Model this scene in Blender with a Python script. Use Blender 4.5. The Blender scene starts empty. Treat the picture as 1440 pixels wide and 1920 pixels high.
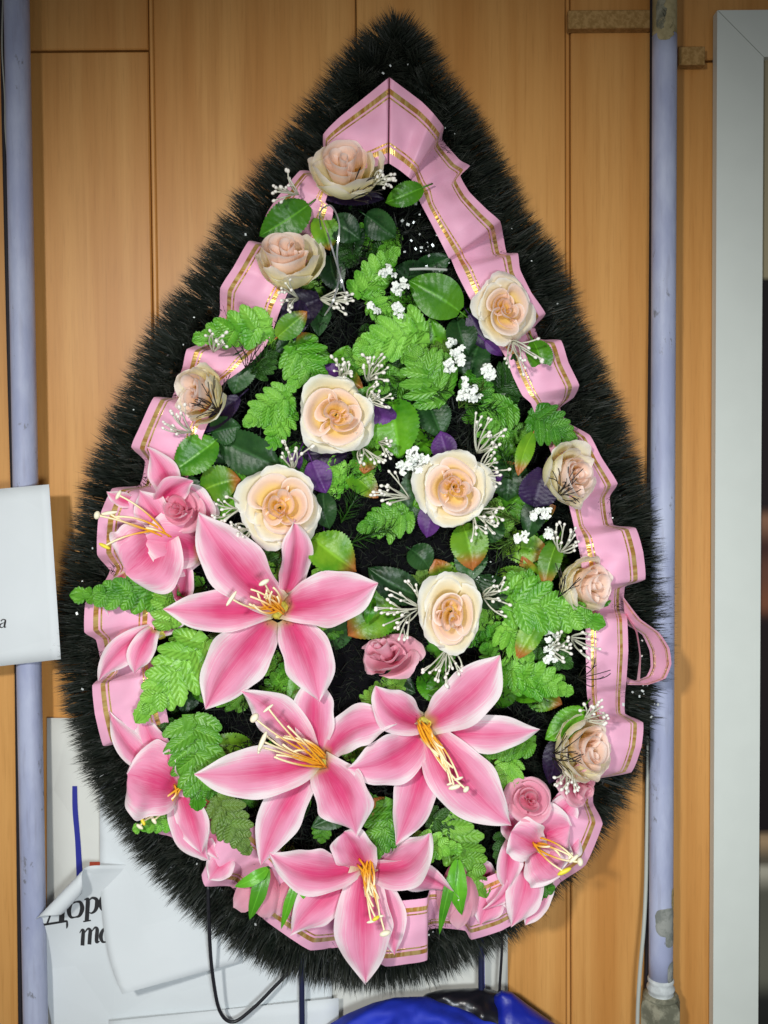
import bpy, math, random
import numpy as np
from mathutils import Vector, Matrix, noise

random.seed(7); rng = np.random.default_rng(7)
sc = bpy.context.scene
col = sc.collection
R = math.radians

# ------------------------------------------------------------------ camera
FOV = R(56.0); TF = math.tan(FOV/2)
PITCH = R(1.9); ROLL = R(-0.42)
CAM = Vector((0.0, -0.983, 0.0325))
CM = (Matrix.Rotation(R(90)-PITCH, 3, 'X') @ Matrix.Rotation(ROLL, 3, 'Z'))
cd = bpy.data.cameras.new('camera'); cam = bpy.data.objects.new('camera', cd); col.objects.link(cam)
cam.matrix_world = Matrix.Translation(CAM) @ CM.to_4x4()
cd.sensor_fit = 'VERTICAL'; cd.angle = FOV; cd.clip_start = 0.01; cd.clip_end = 50
sc.camera = cam

# ------------------------------------------------------------------ world, lamps, exposure
w = bpy.data.worlds.new("World"); sc.world = w; w.use_nodes = True
wt = w.node_tree; wb = wt.nodes['Background']; wb.inputs[1].default_value = 0.22
_c = wt.nodes.new('ShaderNodeTexCoord'); _s = wt.nodes.new('ShaderNodeSeparateXYZ'); _r = wt.nodes.new('ShaderNodeValToRGB')     # a dim room: dark ceiling, pale walls, brown floor
_m = wt.nodes.new('ShaderNodeMath'); _m.operation = 'MULTIPLY_ADD'; _m.inputs[1].default_value = .5; _m.inputs[2].default_value = .5
wt.links.new(_c.outputs['Generated'], _s.inputs[0]); wt.links.new(_s.outputs[2], _m.inputs[0]); wt.links.new(_m.outputs[0], _r.inputs[0]); wt.links.new(_r.outputs[0], wb.inputs[0])
_r.color_ramp.elements[0].position = .25; _r.color_ramp.elements[0].color = (.55, .5, .48, 1); _r.color_ramp.elements[1].position = .85; _r.color_ramp.elements[1].color = (.18, .17, .16, 1)
_e = _r.color_ramp.elements.new(.48); _e.color = (1.0, 1.08, 1.15, 1); _e = _r.color_ramp.elements.new(.60); _e.color = (.8, .85, .9, 1)

def aim(o, t):
    d = Vector(t) - o.location
    o.rotation_euler = d.to_track_quat('-Z', 'Y').to_euler()
kl = bpy.data.lights.new('key_lamp', 'SPOT'); kl.energy = 70; kl.shadow_soft_size = 0.06
kl.spot_size = R(61); kl.spot_blend = 1.0; kl.color = (1.0, 0.98, 0.94)
k = bpy.data.objects.new('key_lamp', kl); col.objects.link(k); k.location = (-0.50, -1.50, 0.40); aim(k, (0.04, 0, -0.22))
fl = bpy.data.lights.new('fill_lamp', 'SPOT'); fl.energy = 38; fl.shadow_soft_size = 0.10; fl.spot_size = R(76); fl.spot_blend = 1.0; fl.color = (0.90, 0.96, 1.0)  # added fill from the camera side, soft-edged, lifts the shaded undersides
f = bpy.data.objects.new('fill_lamp', fl); col.objects.link(f); f.location = (0.16, -1.20, -0.16); aim(f, (0, 0, -0.22))
sc.view_settings.view_transform = 'Standard'; sc.view_settings.look = 'None'
sc.view_settings.exposure = -0.18; sc.view_settings.gamma = 1.0

# ------------------------------------------------------------------ photo point -> place at height h above the wall
def P(px, py, h=0.0):
    d = CM @ Vector(((px-720)/960*TF, (960-py)/960*TF, -1.0))
    t = (-h - CAM.y) / d.y
    return CAM + d*t
def S(h=0.08):
    return (0.983-h)*2*TF/1920

# ------------------------------------------------------------------ objects
def mesh(name, V, F, mat, parent=None, uv=None, smooth=True, loc=None):
    """V world points, F faces; one mesh object, parented"""
    off = Vector((0, 0, 0))
    if parent is not None:
        r = parent
        while r.parent: r = r.parent
        off = r.location.copy()
    elif loc is not None:
        off = Vector(loc)
    V = np.asarray([tuple(v) for v in V] if not isinstance(V, np.ndarray) else V, dtype=float) - np.array(off)
    me = bpy.data.meshes.new(name); me.from_pydata(V.tolist(), [], F if isinstance(F, list) else F.tolist())
    if uv is not None:
        ul = me.uv_layers.new(name='UVMap')
        li = np.zeros(len(me.loops), dtype=np.int32); me.loops.foreach_get('vertex_index', li)
        ul.data.foreach_set('uv', np.asarray(uv, dtype=np.float32)[li].ravel())
    if smooth: me.polygons.foreach_set('use_smooth', [True]*len(me.polygons))
    me.materials.append(mat)
    o = bpy.data.objects.new(name, me); col.objects.link(o)
    if parent is not None: o.parent = parent
    elif loc is not None: o.location = off
    return o
def empty(name, loc, label=None, cat=None, group=None):
    o = bpy.data.objects.new(name, None); o.empty_display_size = 0.02; col.objects.link(o); o.location = loc
    return tag(o, label, cat, group)
def tag(o, label=None, cat=None, group=None, kind=None):
    for kx, v in (('label', label), ('category', cat), ('group', group), ('kind', kind)):
        if v: o[kx] = v
    return o
def gridF(nu, nv, closed=False):
    F = []
    for i in range(nu-1):
        for j in range(nv if closed else nv-1):
            a = i*nv+j; b = i*nv+(j+1) % nv
            F.append((a, b, b+nv, a+nv))
    return F
def merge(parts):
    V, F, U = [], [], []
    for p in parts:
        n = len(V); V += list(p[0]); F += [tuple(i+n for i in fc) for fc in p[1]]
        U += list(p[2]) if len(p) > 2 and p[2] is not None else [(0.5, 0.5)]*len(p[0])
    return V, F, U
def bez(A, B, C, t):
    return A*(1-t)**2 + B*(2*t*(1-t)) + C*t*t
def catmull(pts, n, closed=False):
    pts = [Vector(p) for p in pts]; out = []; m = len(pts)
    segs = m if closed else m-1
    for i in range(segs):
        g = lambda k: pts[k % m] if closed else pts[min(max(k, 0), m-1)]
        p0, p1, p2, p3 = g(i-1), g(i), g(i+1), g(i+2)
        for k in range(n):
            t = k/n
            out.append(0.5*((2*p1)+(p2-p0)*t+(2*p0-5*p1+4*p2-p3)*t*t+(3*p1-p0-3*p2+p3)*t**3))
    if not closed: out.append(pts[-1])
    return out
def tube(path, rad, n=6, cap=True):
    V, F, U = [], [], []; m = len(path)
    ref = Vector((0.13, -1, 0.21)).normalized()
    for i, p in enumerate(path):
        t = (path[min(i+1, m-1)]-path[max(i-1, 0)]).normalized()
        a = t.cross(ref)
        if a.length < 1e-4: a = t.cross(Vector((1, 0, 0)))
        a.normalize(); b = t.cross(a)
        r = rad(i/(m-1)) if callable(rad) else rad
        for k in range(n):
            an = 2*math.pi*k/n
            V.append(p + a*math.cos(an)*r + b*math.sin(an)*r); U.append((i/(m-1), k/n))
    F = gridF(m, n, True)
    if cap: F += [tuple(range(n))[::-1], tuple(range((m-1)*n, m*n))]
    return V, F, U
def blob(c, r, ax=None, k=1.0, nu=6, nv=8):
    """ellipsoid of radius r, k times longer along ax"""
    ax = (ax or Vector((0, 0, 1))).normalized(); a = ax.orthogonal().normalized(); b = ax.cross(a)
    V = []
    for i in range(nu+1):
        th = math.pi*(0.02+0.96*i/nu)
        for j in range(nv):
            ph = 2*math.pi*j/nv
            V.append(c + ax*(math.cos(th)*r*k) + (a*math.cos(ph)+b*math.sin(ph))*(math.sin(th)*r))
    F = gridF(nu+1, nv, True) + [tuple(range(nv))[::-1], tuple(range(nu*nv, nu*nv+nv))]
    return V, F, [(0.9, 0.5)]*len(V)
def box(x0, x1, y0, y1, z0, z1, bev=0.0):
    if bev <= 0:
        V = [Vector(p) for p in ((x0,y0,z0),(x1,y0,z0),(x1,y1,z0),(x0,y1,z0),(x0,y0,z1),(x1,y0,z1),(x1,y1,z1),(x0,y1,z1))]
        return V, [(0,3,2,1),(4,5,6,7),(0,1,5,4),(1,2,6,5),(2,3,7,6),(3,0,4,7)]
    b = bev  # front (low y) edges bevelled
    V = [Vector(p) for p in ((x0,y1,z0),(x1,y1,z0),(x1,y1,z1),(x0,y1,z1), (x0,y0+b,z0),(x1,y0+b,z0),(x1,y0+b,z1),(x0,y0+b,z1),
                             (x0+b,y0,z0+b),(x1-b,y0,z0+b),(x1-b,y0,z1-b),(x0+b,y0,z1-b))]
    F = [(3,2,1,0),(0,1,5,4),(1,2,6,5),(2,3,7,6),(3,0,4,7),(4,5,9,8),(5,6,10,9),(6,7,11,10),(7,4,8,11),(8,9,10,11)]
    return V, F

# ------------------------------------------------------------------ materials
class NT:
    def __init__(s, name):
        s.m = bpy.data.materials.new(name); s.m.use_nodes = True; s.t = s.m.node_tree
        s.n = s.t.nodes; s.b = s.n['Principled BSDF']; s.out = s.n['Material Output']
    def add(s, typ, **kw):
        n = s.n.new(typ)
        for a, v in kw.items(): setattr(n, a, v)
        return n
    def L(s, a, b): s.t.links.new(a, b)
    def inp(s, sock, v):
        if hasattr(v, 'is_linked') or hasattr(v, 'links'): s.L(v, sock)
        else: sock.default_value = v
    def math(s, op, a, b=0.0, c=None, clamp=False):
        n = s.add('ShaderNodeMath', operation=op, use_clamp=clamp); s.inp(n.inputs[0], a); s.inp(n.inputs[1], b)
        if c is not None: s.inp(n.inputs[2], c)
        return n.outputs[0]
    def mix(s, f, a, b):
        n = s.add('ShaderNodeMix', data_type='RGBA'); s.inp(n.inputs[0], f)
        s.inp(n.inputs[6], a if not isinstance(a, tuple) else (*a, 1)); s.inp(n.inputs[7], b if not isinstance(b, tuple) else (*b, 1))
        return n.outputs[2]
    def smooth(s, v, lo, hi):
        n = s.add('ShaderNodeMapRange', interpolation_type='SMOOTHSTEP'); s.inp(n.inputs[0], v)
        n.inputs[1].default_value = lo; n.inputs[2].default_value = hi; return n.outputs[0]
    def coord(s, kind='Object', scale=(1, 1, 1)):
        c = s.add('ShaderNodeTexCoord'); m = s.add('ShaderNodeMapping'); m.inputs['Scale'].default_value = scale
        s.L(c.outputs[kind], m.inputs[0]); return m.outputs[0]
    def noise(s, vec, scale, detail=3, rough=0.5):
        n = s.add('ShaderNodeTexNoise'); s.L(vec, n.inputs['Vector']); n.inputs['Scale'].default_value = scale
        n.inputs['Detail'].default_value = detail; n.inputs['Roughness'].default_value = rough; return n.outputs['Fac']
    def uv(s):
        c = s.add('ShaderNodeUVMap'); x = s.add('ShaderNodeSeparateXYZ'); s.L(c.outputs[0], x.inputs[0]); return x.outputs[0], x.outputs[1], c.outputs[0]
    def rand(s):
        return s.add('ShaderNodeObjectInfo').outputs['Random']
    def bump(s, h, strength=0.3, dist=0.001):
        n = s.add('ShaderNodeBump'); n.inputs['Strength'].default_value = strength; n.inputs['Distance'].default_value = dist
        s.L(h, n.inputs['Height']); s.L(n.outputs[0], s.b.inputs['Normal']); return n.outputs[0]
    def set(s, color=None, rough=None, metal=None, spec=None, sheen=None, coat=None):
        if color is not None: s.inp(s.b.inputs['Base Color'], color if not isinstance(color, tuple) else (*color, 1))
        if rough is not None: s.inp(s.b.inputs['Roughness'], rough)
        if metal is not None: s.inp(s.b.inputs['Metallic'], metal)
        if spec is not None: s.b.inputs['Specular IOR Level'].default_value = spec
        if sheen is not None: s.b.inputs['Sheen Weight'].default_value = sheen
        if coat is not None: s.b.inputs['Coat Weight'].default_value = coat
        return s
    def translucent(s, color, fac):
        t = s.add('ShaderNodeBsdfTranslucent'); s.inp(t.inputs[0], color if not isinstance(color, tuple) else (*color, 1))
        mx = s.add('ShaderNodeMixShader'); mx.inputs[0].default_value = fac
        s.L(s.b.outputs[0], mx.inputs[1]); s.L(t.outputs[0], mx.inputs[2]); s.L(mx.outputs[0], s.out.inputs[0])
def srgb(r, g, b):
    f = lambda c: (c/255/12.92) if c/255 <= 0.04045 else ((c/255+0.055)/1.055)**2.4
    return (f(r), f(g), f(b))

def m_simple(name, c, rough=0.6, metal=0.0, spec=0.5, nscale=None, amt=0.25):
    t = NT(name); 
    if nscale:
        n = t.noise(t.coord(), nscale, 4); d = tuple(x*(1-amt) for x in c); e = tuple(min(x*(1+amt), 1) for x in c)
        t.set(t.mix(t.smooth(n, .3, .7), d, e)); t.bump(n, 0.15, 0.0006)
    else: t.set(c)
    t.set(None, rough, metal, spec); return t.m

def m_lily():
    t = NT('lily_petal'); u, v, uv = t.uv()
    mp = t.add('ShaderNodeMapping'); mp.inputs['Scale'].default_value = (2.0, 26, 1); t.L(uv, mp.inputs[0])
    st = t.noise(mp.outputs[0], 1.6, 4, .6)
    big = t.noise(t.coord(scale=(1,1,1)), 26, 2)
    a = t.math('ABSOLUTE', t.math('MULTIPLY_ADD', v, 2.0, -1.0))
    a2 = t.math('ADD', a, t.math('MULTIPLY', t.math('SUBTRACT', st, .5), .80))
    a2 = t.math('ADD', a2, t.math('MULTIPLY', t.math('SUBTRACT', big, .5), .75)); a2 = t.math('ADD', a2, t.math('MULTIPLY', t.math('SUBTRACT', t.rand(), .5), .16))
    a3 = t.math('ADD', a2, t.math('MULTIPLY', t.smooth(u, .62, 1.05), .38))
    white = t.smooth(a3, .52, 1.04)
    core = t.smooth(t.math('ADD', a2, t.math('MULTIPLY', u, .75)), 1.0, .15)
    c = t.mix(core, srgb(247, 164, 196), srgb(228, 72, 128))
    c = t.mix(white, c, srgb(248, 236, 238))
    mid = t.smooth(a, .07, .0)
    c = t.mix(t.math('MULTIPLY', mid, .12), c, srgb(222, 92, 142))
    base = t.smooth(u, .12, .0); c = t.mix(t.math('MULTIPLY', base, .6), c, srgb(190, 190, 80))
    t.set(c, .62, spec=.22); wv = t.noise(t.coord(), 900, 2); t.bump(t.math('ADD', st, t.math('MULTIPLY', wv, .35)), .4, .0009); t.translucent(c, .25); return t.m
def m_rose(name, inner, mid, rim, rimlo=.72):
    t = NT(name); u, v, uv = t.uv()
    mp = t.add('ShaderNodeMapping'); mp.inputs['Scale'].default_value = (1.5, 22, 1); t.L(uv, mp.inputs[0])
    st = t.noise(mp.outputs[0], 1.5, 3, .6)
    uu = t.math('ADD', u, t.math('MULTIPLY', t.math('SUBTRACT', st, .5), .14))
    c = t.mix(t.smooth(uu, .25, .72), inner, mid); c = t.mix(t.smooth(uu, rimlo, .99), c, rim)
    t.set(c, .7, spec=.2, sheen=.2); t.bump(st, .3, .0007); t.translucent(c, .36); return t.m
def m_leaf(name, dark, light, tip=None, gloss=.42, vein=.35, herring=0):
    t = NT(name); u, v, uv = t.uv()
    n = t.noise(t.coord(), 60, 3); n2 = t.noise(t.coord(), 14, 2)
    c = t.mix(t.smooth(t.math('ADD', t.math('MULTIPLY', n, .5), t.math('MULTIPLY', n2, .5)), .36, .64), dark, light)
    r = t.rand(); c = t.mix(t.math('MULTIPLY', t.smooth(r, .3, 1.0), .62), c, tuple(x*.55 for x in dark)); c = t.mix(t.math('MULTIPLY', t.smooth(r, .25, .0), .3 if name.startswith('fern') else .0), c, srgb(176, 214, 96))
    a = t.math('ABSOLUTE', t.math('MULTIPLY_ADD', v, 2.0, -1.0))
    c = t.mix(t.math('MULTIPLY', t.smooth(a, .10, .0), vein), c, tuple(min(1, x*1.7+.02) for x in light))
    if tip is not None:
        nn = t.math('ADD', u, t.math('MULTIPLY', t.math('SUBTRACT', n2, .5), .5)); c = t.mix(t.smooth(nn, .62, .95), c, tip)
    t.set(c, gloss, spec=.5); fine = t.noise(t.coord(), 420, 2)
    if herring:
        wv = t.math('SINE', t.math('MULTIPLY', t.math('SUBTRACT', t.math('MULTIPLY', u, 6.0), t.math('MULTIPLY', a, 1.6)), 6.283))
        fine = t.math('ADD', t.math('MULTIPLY', fine, .4), t.math('MULTIPLY', wv, .5)); edge = t.math('MULTIPLY', t.smooth(a, .5, 1.0), .35)
        c = t.mix(edge, c, tuple(x*.55 for x in dark)); t.set(c)
    t.bump(fine, .35 if not herring else .6, .0006 if not herring else .0009); t.translucent(c, .18); return t.m
def m_ribbon():
    t = NT('ribbon_satin'); u, v, uv = t.uv()
    def band(lo, hi):
        return t.math('MULTIPLY', t.math('GREATER_THAN', vv, lo), t.math('LESS_THAN', vv, hi))
    vv = t.math('MINIMUM', v, t.math('SUBTRACT', 1.0, v))
    g = t.math('ADD', band(.125, .195), band(.225, .248), clamp=True)
    fo = t.add('ShaderNodeMapping'); fo.inputs['Scale'].default_value = (5, .6, 1); t.L(uv, fo.inputs[0])
    fn = t.noise(fo.outputs[0], 3.0, 2)
    gold = t.mix(t.smooth(fn, .35, .6), srgb(220, 160, 74), srgb(255, 218, 136))  # duller and brighter foil reflections partly painted into the gold
    n = t.noise(t.coord(), 60, 2); pink = t.mix(n, srgb(232, 164, 192), srgb(240, 182, 208))
    t.set(t.mix(g, pink, gold), t.math('MULTIPLY_ADD', g, -.12, .46), t.math('MULTIPLY', g, .65), spec=.4)
    t.bump(t.math('MULTIPLY', fn, g), .5, .005)
    t.b.inputs['Sheen Weight'].default_value = .15
    return t.m
def m_wood():
    t = NT('beech_laminate')
    r = t.rand(); cb = t.add('ShaderNodeCombineXYZ'); t.L(t.math('MULTIPLY', r, 7.0), cb.inputs[0]); t.L(t.math('MULTIPLY', r, 3.0), cb.inputs[2])
    c0 = t.add('ShaderNodeTexCoord'); ad = t.add('ShaderNodeVectorMath', operation='ADD'); t.L(c0.outputs['Object'], ad.inputs[0]); t.L(cb.outputs[0], ad.inputs[1])
    def mp(sc_):
        m = t.add('ShaderNodeMapping'); m.inputs['Scale'].default_value = sc_; t.L(ad.outputs[0], m.inputs[0]); return m.outputs[0]
    n1 = t.noise(mp((22, 1, .9)), 1.0, 4, .55); n2 = t.noise(mp((160, 1, 5)), 1.0, 4, .6); n3 = t.noise(mp((5, 1, .6)), 1.0, 2); n4 = t.noise(mp((500, 1, 26)), 1, 2)
    c = t.mix(t.smooth(n1, .3, .7), srgb(190, 130, 64), srgb(216, 162, 94))
    c = t.mix(t.math('MULTIPLY', t.smooth(n2, .45, .75), .38), c, srgb(168, 112, 50))
    c = t.mix(t.math('MULTIPLY', t.smooth(n3, .4, .7), .35), c, srgb(186, 126, 58))
    c = t.mix(t.math('MULTIPLY', t.smooth(n4, .5, .8), .22), c, srgb(146, 96, 44))
    t.set(c, .42, spec=.35); t.bump(n4, .06, .0004); return t.m
def m_pipe():
    t = NT('lilac_pipe_paint'); n = t.noise(t.coord(scale=(1,1,.35)), 30, 5, .6); n2 = t.noise(t.coord(scale=(1, 1, .12)), 150, 3)
    f = t.noise(t.coord(scale=(1,1,.5)), 60, 5, .7)
    c = t.mix(t.smooth(n, .35, .7), srgb(154, 161, 190), srgb(178, 185, 208))
    c = t.mix(t.math('MULTIPLY', t.smooth(n2, .55, .8), .3), c, srgb(140, 140, 165))
    c = t.mix(t.math('MULTIPLY', t.smooth(f, .62, .68), .75), c, srgb(108, 108, 112)); c = t.mix(t.math('MULTIPLY', t.smooth(t.noise(t.coord(scale=(1, 1, .08)), 220, 3), .55, .75), .22), c, srgb(120, 118, 130))
    t.set(c, .5, spec=.4); t.bump(f, .35, .0015); return t.m
def m_peel(name, a, b, sc_=50):
    t = NT(name); n = t.noise(t.coord(), sc_, 5, .65); t.set(t.mix(t.smooth(n, .4, .6), a, b), .75, spec=.2); t.bump(n, .4, .001); return t.m
def m_stamen():
    t = NT('stamen_filament'); u, v, _ = t.uv(); c = t.mix(t.smooth(u, .35, .8), srgb(238, 172, 40), srgb(250, 236, 190))
    t.set(c, .5, spec=.3); return t.m
def m_needle():
    t = NT('pine_needle'); n = t.noise(t.coord(), 40, 2); u, v, _ = t.uv()
    c = t.mix(n, (.004, .007, .005), (.014, .022, .014)); c = t.mix(t.math('MULTIPLY', t.smooth(u, .4, 1.0), .5), c, (.040, .042, .030))
    t.set(c, .55, spec=.35); return t.m

M = dict(
    lily=m_lily(),
    cream=m_rose('rose_petal_cream', srgb(236, 206, 110), srgb(252, 242, 212), srgb(253, 252, 245)),
    peach=m_rose('rose_petal_peach', srgb(253, 222, 132), srgb(255, 226, 206), srgb(255, 240, 232), .80),
    back=m_rose('rose_petal_back', srgb(250, 240, 172), srgb(255, 250, 212), srgb(255, 250, 238)),
    pink=m_rose('rose_petal_pink', srgb(232, 130, 160), srgb(247, 172, 194), srgb(250, 196, 212), .8),
    pale=m_rose('bud_petal_pale_pink', srgb(228, 134, 160), srgb(247, 180, 198), srgb(250, 204, 216), .8),
    fern=m_leaf('fern_green', srgb(86, 170, 34), srgb(150, 218, 84), herring=1, vein=.3, gloss=.36),
    fern2=m_leaf('fern_green_mid', srgb(60, 138, 24), srgb(116, 186, 54), herring=1, vein=.3),
    fern3=m_leaf('fern_green_deep', srgb(30, 74, 18), srgb(64, 116, 36), herring=1, vein=.3),
    leaf=m_leaf('leaf_green', srgb(58, 132, 16), srgb(108, 178, 34), gloss=.38),
    dark=m_leaf('leaf_dark', srgb(22, 62, 26), srgb(52, 98, 44), gloss=.42),
    olive=m_leaf('leaf_brown_tipped', srgb(72, 140, 26), srgb(130, 180, 40), tip=srgb(178, 108, 50), gloss=.4),
    purple=m_leaf('leaf_purple', srgb(66, 26, 92), srgb(112, 58, 142), gloss=.5, vein=.1),
    plum=m_leaf('leaf_plum', srgb(26, 12, 44), srgb(50, 26, 74), gloss=.45, vein=.1),
    sepal=m_leaf('sepal_green', srgb(60, 146, 24), srgb(108, 190, 44), gloss=.35),
    throat=m_simple('lily_throat', srgb(196, 190, 70), .6, nscale=200),
    stem=m_simple('stem_green', srgb(52, 96, 34), .5),
    twig=m_simple('twig_dark', srgb(34, 26, 24), .5),
    stalk=m_simple('berry_stalk', srgb(206, 206, 188), .6),
    berry=m_simple('berry_white', srgb(240, 236, 226), .5),
    blossom=m_simple('blossom_white', srgb(240, 244, 236), .6),
    ribbon=m_ribbon(), wood=m_wood(), pipe=m_pipe(), stamen=m_stamen(), needle=m_needle(),
    anther=m_simple('anther_cream', srgb(244, 236, 206), .5), anthery=m_simple('anther_yellow', srgb(236, 220, 60), .5),
    base=m_simple('wreath_backing', (.003, .003, .004), .95, spec=.1),
    gap=m_simple('wall_gap', (.012, .007, .004), .9),
    paper=m_simple('paper_white', srgb(214, 220, 222), .8, spec=.15, nscale=8, amt=.03),
    paper2=m_simple('paper_cream', srgb(214, 215, 208), .8, spec=.15, nscale=8, amt=.03),
    ink=m_simple('print_ink', (.02, .02, .022), .7), blue=m_simple('print_blue', srgb(30, 38, 140), .6), red=m_simple('print_red', srgb(196, 76, 50), .6),
    cable=m_simple('cable_black', (.012, .012, .016), .4), wwire=m_simple('wire_white', srgb(176, 180, 172), .5),
    gapc=m_simple('line_dark', (.010, .008, .014), .7),
    frame=m_simple('frame_grey', srgb(208, 214, 207), .55, nscale=30, amt=.015),
    mdf=m_peel('raw_fibreboard', srgb(150, 116, 66), srgb(176, 140, 88), 200),
    peel=m_peel('bare_pipe_metal', srgb(118, 122, 116), srgb(150, 152, 146), 60),
    oldp=m_peel('old_cream_paint', srgb(140, 128, 92), srgb(168, 156, 118), 50),
    nut=m_peel('fitting_metal', srgb(104, 104, 88), srgb(150, 148, 128), 70),
    sealant=m_simple('sealant_white', srgb(190, 196, 196), .7, nscale=90),
    tinsel=m_simple('tinsel_silver', (.85, .86, .84), .18, metal=.9), flake=m_simple('glitter_silver', (.62, .66, .64), .35, metal=.3),
)

for nm_ in ('paper', 'paper2'):
    nt_ = M[nm_].node_tree; tc_ = nt_.nodes.new('ShaderNodeTexCoord'); v_ = nt_.nodes.new('ShaderNodeTexVoronoi'); v_.feature = 'DISTANCE_TO_EDGE'; v_.inputs['Scale'].default_value = 9
    b_ = nt_.nodes['Bump']; nt_.links.new(tc_.outputs['Object'], v_.inputs['Vector']); nt_.links.new(v_.outputs['Distance'], b_.inputs['Height']); b_.inputs['Strength'].default_value = .35; b_.inputs['Distance'].default_value = .012

# ------------------------------------------------------------------ wall: backing and laminate panels
wx0, wx1 = P(-60, 960).x-.25, P(1500, 960).x+.25
V, F = box(wx0, wx1, .012, .03, -1.0, 1.0)
wall = mesh('wall', V, F, M['gap'], smooth=False); tag(wall, kind='structure')
def panel(pxa, pya, pxb, pyb, proud=0.0, name='wall_panel'):
    """a board between two photo columns (measured at mid height) from row pya to pyb"""
    x0 = P(pxa, 960).x; x1 = P(pxb, 960).x
    z1 = P((pxa+pxb)/2, pya).z if pya is not None else .9; z0 = P((pxa+pxb)/2, pyb).z if pyb is not None else -.9
    V, F = box(x0, x1, -proud, .0118, z0, z1, .0012)
    return mesh(name, V, F, M['wood'], wall, smooth=False)
for a, b, ys in ((-420, -160, (None, None)), (-157, 34, (None, None)), (36.5, 291, (None, 93, 98, None)), (301.5, 674, (None, None)), (676, 1061, (None, None)),
                 (1071, 1238, (None, 44, 47, None)), (1240, 1480, (None, 112, 116, None)), (1483, 1760, (None, None))):
    for i in range(0, len(ys), 2): panel(a, ys[i], b, ys[i+1], proud=.0004*((int(a)+i) % 3))
for a, b in ((292.3, 300.2), (1062.3, 1069.7)): panel(a, None, b, None, proud=-.0016, name='joint_strip')

# ------------------------------------------------------------------ pipes, cables, strips, frame
def vtube(name, px, py0, py1, h, rad, mat, parent=None, n=20, pxb=None, steps=2, loc=None):
    a = P(px, py0, h); b = P(pxb if pxb is not None else px, py1, h)
    if pxb is None: b.x = a.x
    V, F, U = tube([a.lerp(b, i/(steps-1)) for i in range(steps)], rad, n)
    return mesh(name, V, F, mat, parent, U, loc=loc)
def pipe_x(px, py): return px
lp = vtube('heating_pipe', 30, -60, 1990, .026, .0121, M['pipe'], steps=30, pxb=68)
tag(lp, 'lilac painted heating pipe at the left edge, partly behind the pinned papers', 'pipe')
rp = empty('heating_pipe', P(1246, 960, .026), 'lilac painted heating pipe with peeled patches and a hexagonal coupling, right of the wreath', 'pipe')
def rpt(py): return P(1246.5-(py/1920)*8, py, .026)
def rseg(name, y0, y1, rad, mat, n=24, steps=12, jit=0):
    V, F, U = tube([rpt(y0+(y1-y0)*i/(steps-1)) for i in range(steps)], rad, n); return mesh(name, V, F, mat, rp, U)
rseg('painted_pipe', 68, 1835, .0119, M['pipe'], steps=40)
rseg('bare_pipe_end', -60, 70, .0117, M['oldp'])
def patch(y0, y1, a0, a1, mat, name='peeled_patch'):
    V = []; nu, nv = 26, 14
    for i in range(nu):
        for j in range(nv):
            tt = i/(nu-1); s = j/(nv-1)
            y = y0+(y1-y0)*tt; wob = .22*noise.noise(Vector((tt*5, y0*.1, 0)))+.12*noise.noise(Vector((tt*14, 3, y0)))
            e = math.sqrt(max(0, 1-abs(2*tt-1)**4)); an = (a0+a1)/2+wob*.6+(s-.5)*(a1-a0)*e*(1+wob)
            yy = y + 14*noise.noise(Vector((s*4, y0*.3, 1)))*(1-abs(2*tt-1))
            c = rpt(yy); V.append(c+Vector((math.sin(an), -math.cos(an), 0))*.01215)
    return mesh(name, V, gridF(nu, nv), mat, rp)
patch(1694, 1748, -.75, 1.2, M['peel']); patch(1735, 1768, .1, 1.25, M['peel']); patch(1796, 1840, .3, 1.3, M['peel']); patch(40, 85, -.9, .5, M['oldp']); patch(1660, 1700, .7, 1.3, M['oldp'], 'stained_patch')
patch(4, 64, -1.0, -.2, M['nut'], 'stained_patch')
rseg('sealed_thread', 1832, 1874, lambda t: .0120+.0013*math.sin(t*3.1)+.0008*math.sin(t*17), M['sealant'], steps=14)
def hexnut(y0, y1, rad, name='hexagonal_coupling'):
    prof = [(0, .72), (.05, .93), (.12, 1.0), (.88, 1.0), (.95, .95), (1, .7)]; V = []
    for t, rr in prof:
        c = rpt(y0+(y1-y0)*t)
        for k in range(6):
            an = R(60*k+12); V.append(c+Vector((math.cos(an), math.sin(an), 0))*rad*rr)
    F = gridF(len(prof), 6, True)+[tuple(range(6))[::-1], tuple(range(30, 36))]
    return mesh(name, V, F, M['nut'], rp, smooth=False)
hexnut(1868, 1990, .0215)
V, F, U = tube([rpt(1862+i*3) for i in range(4)], lambda t: .0150+.003*math.sin(t*3.1), 24); mesh('coupling_collar', V, F, M['nut'], rp, U)

def cable(name, pts, rad, mat, label, cat, n=8, div=8, group=None):
    path = catmull([P(*p) for p in pts], div); V, F, U = tube(path, rad, n)
    o = mesh(name, V, F, mat, None, U, loc=P(*pts[0])); return tag(o, label, cat, group)
cable('dark_line', [(1226, -40, .012), (1224, 500, .012), (1219, 1000, .012), (1216, 1500, .012), (1215, 1990, .012)], .0042, M['gapc'], 'black line running down the wall tight along the left side of the right pipe', 'cable')  # dark tube laid along the right pipe
cable('dark_line', [(3, -40, .009), (10, 300, .009), (19, 700, .009), (30, 1100, .009), (34, 1400, .009), (40, 1990, .009)], .0028, M['gapc'], 'black line on the wall along the left side of the left pipe', 'cable')  # thinner dark tube laid along the left pipe
cable('thin_wire', [(6, -20, .016), (4, 90, .018), (9, 180, .016), (10, 240, .014), (14, 300, .010)], .0008, M['wwire'], 'thin pale wire hanging beside the top of the left pipe', 'wire', n=5)
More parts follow.
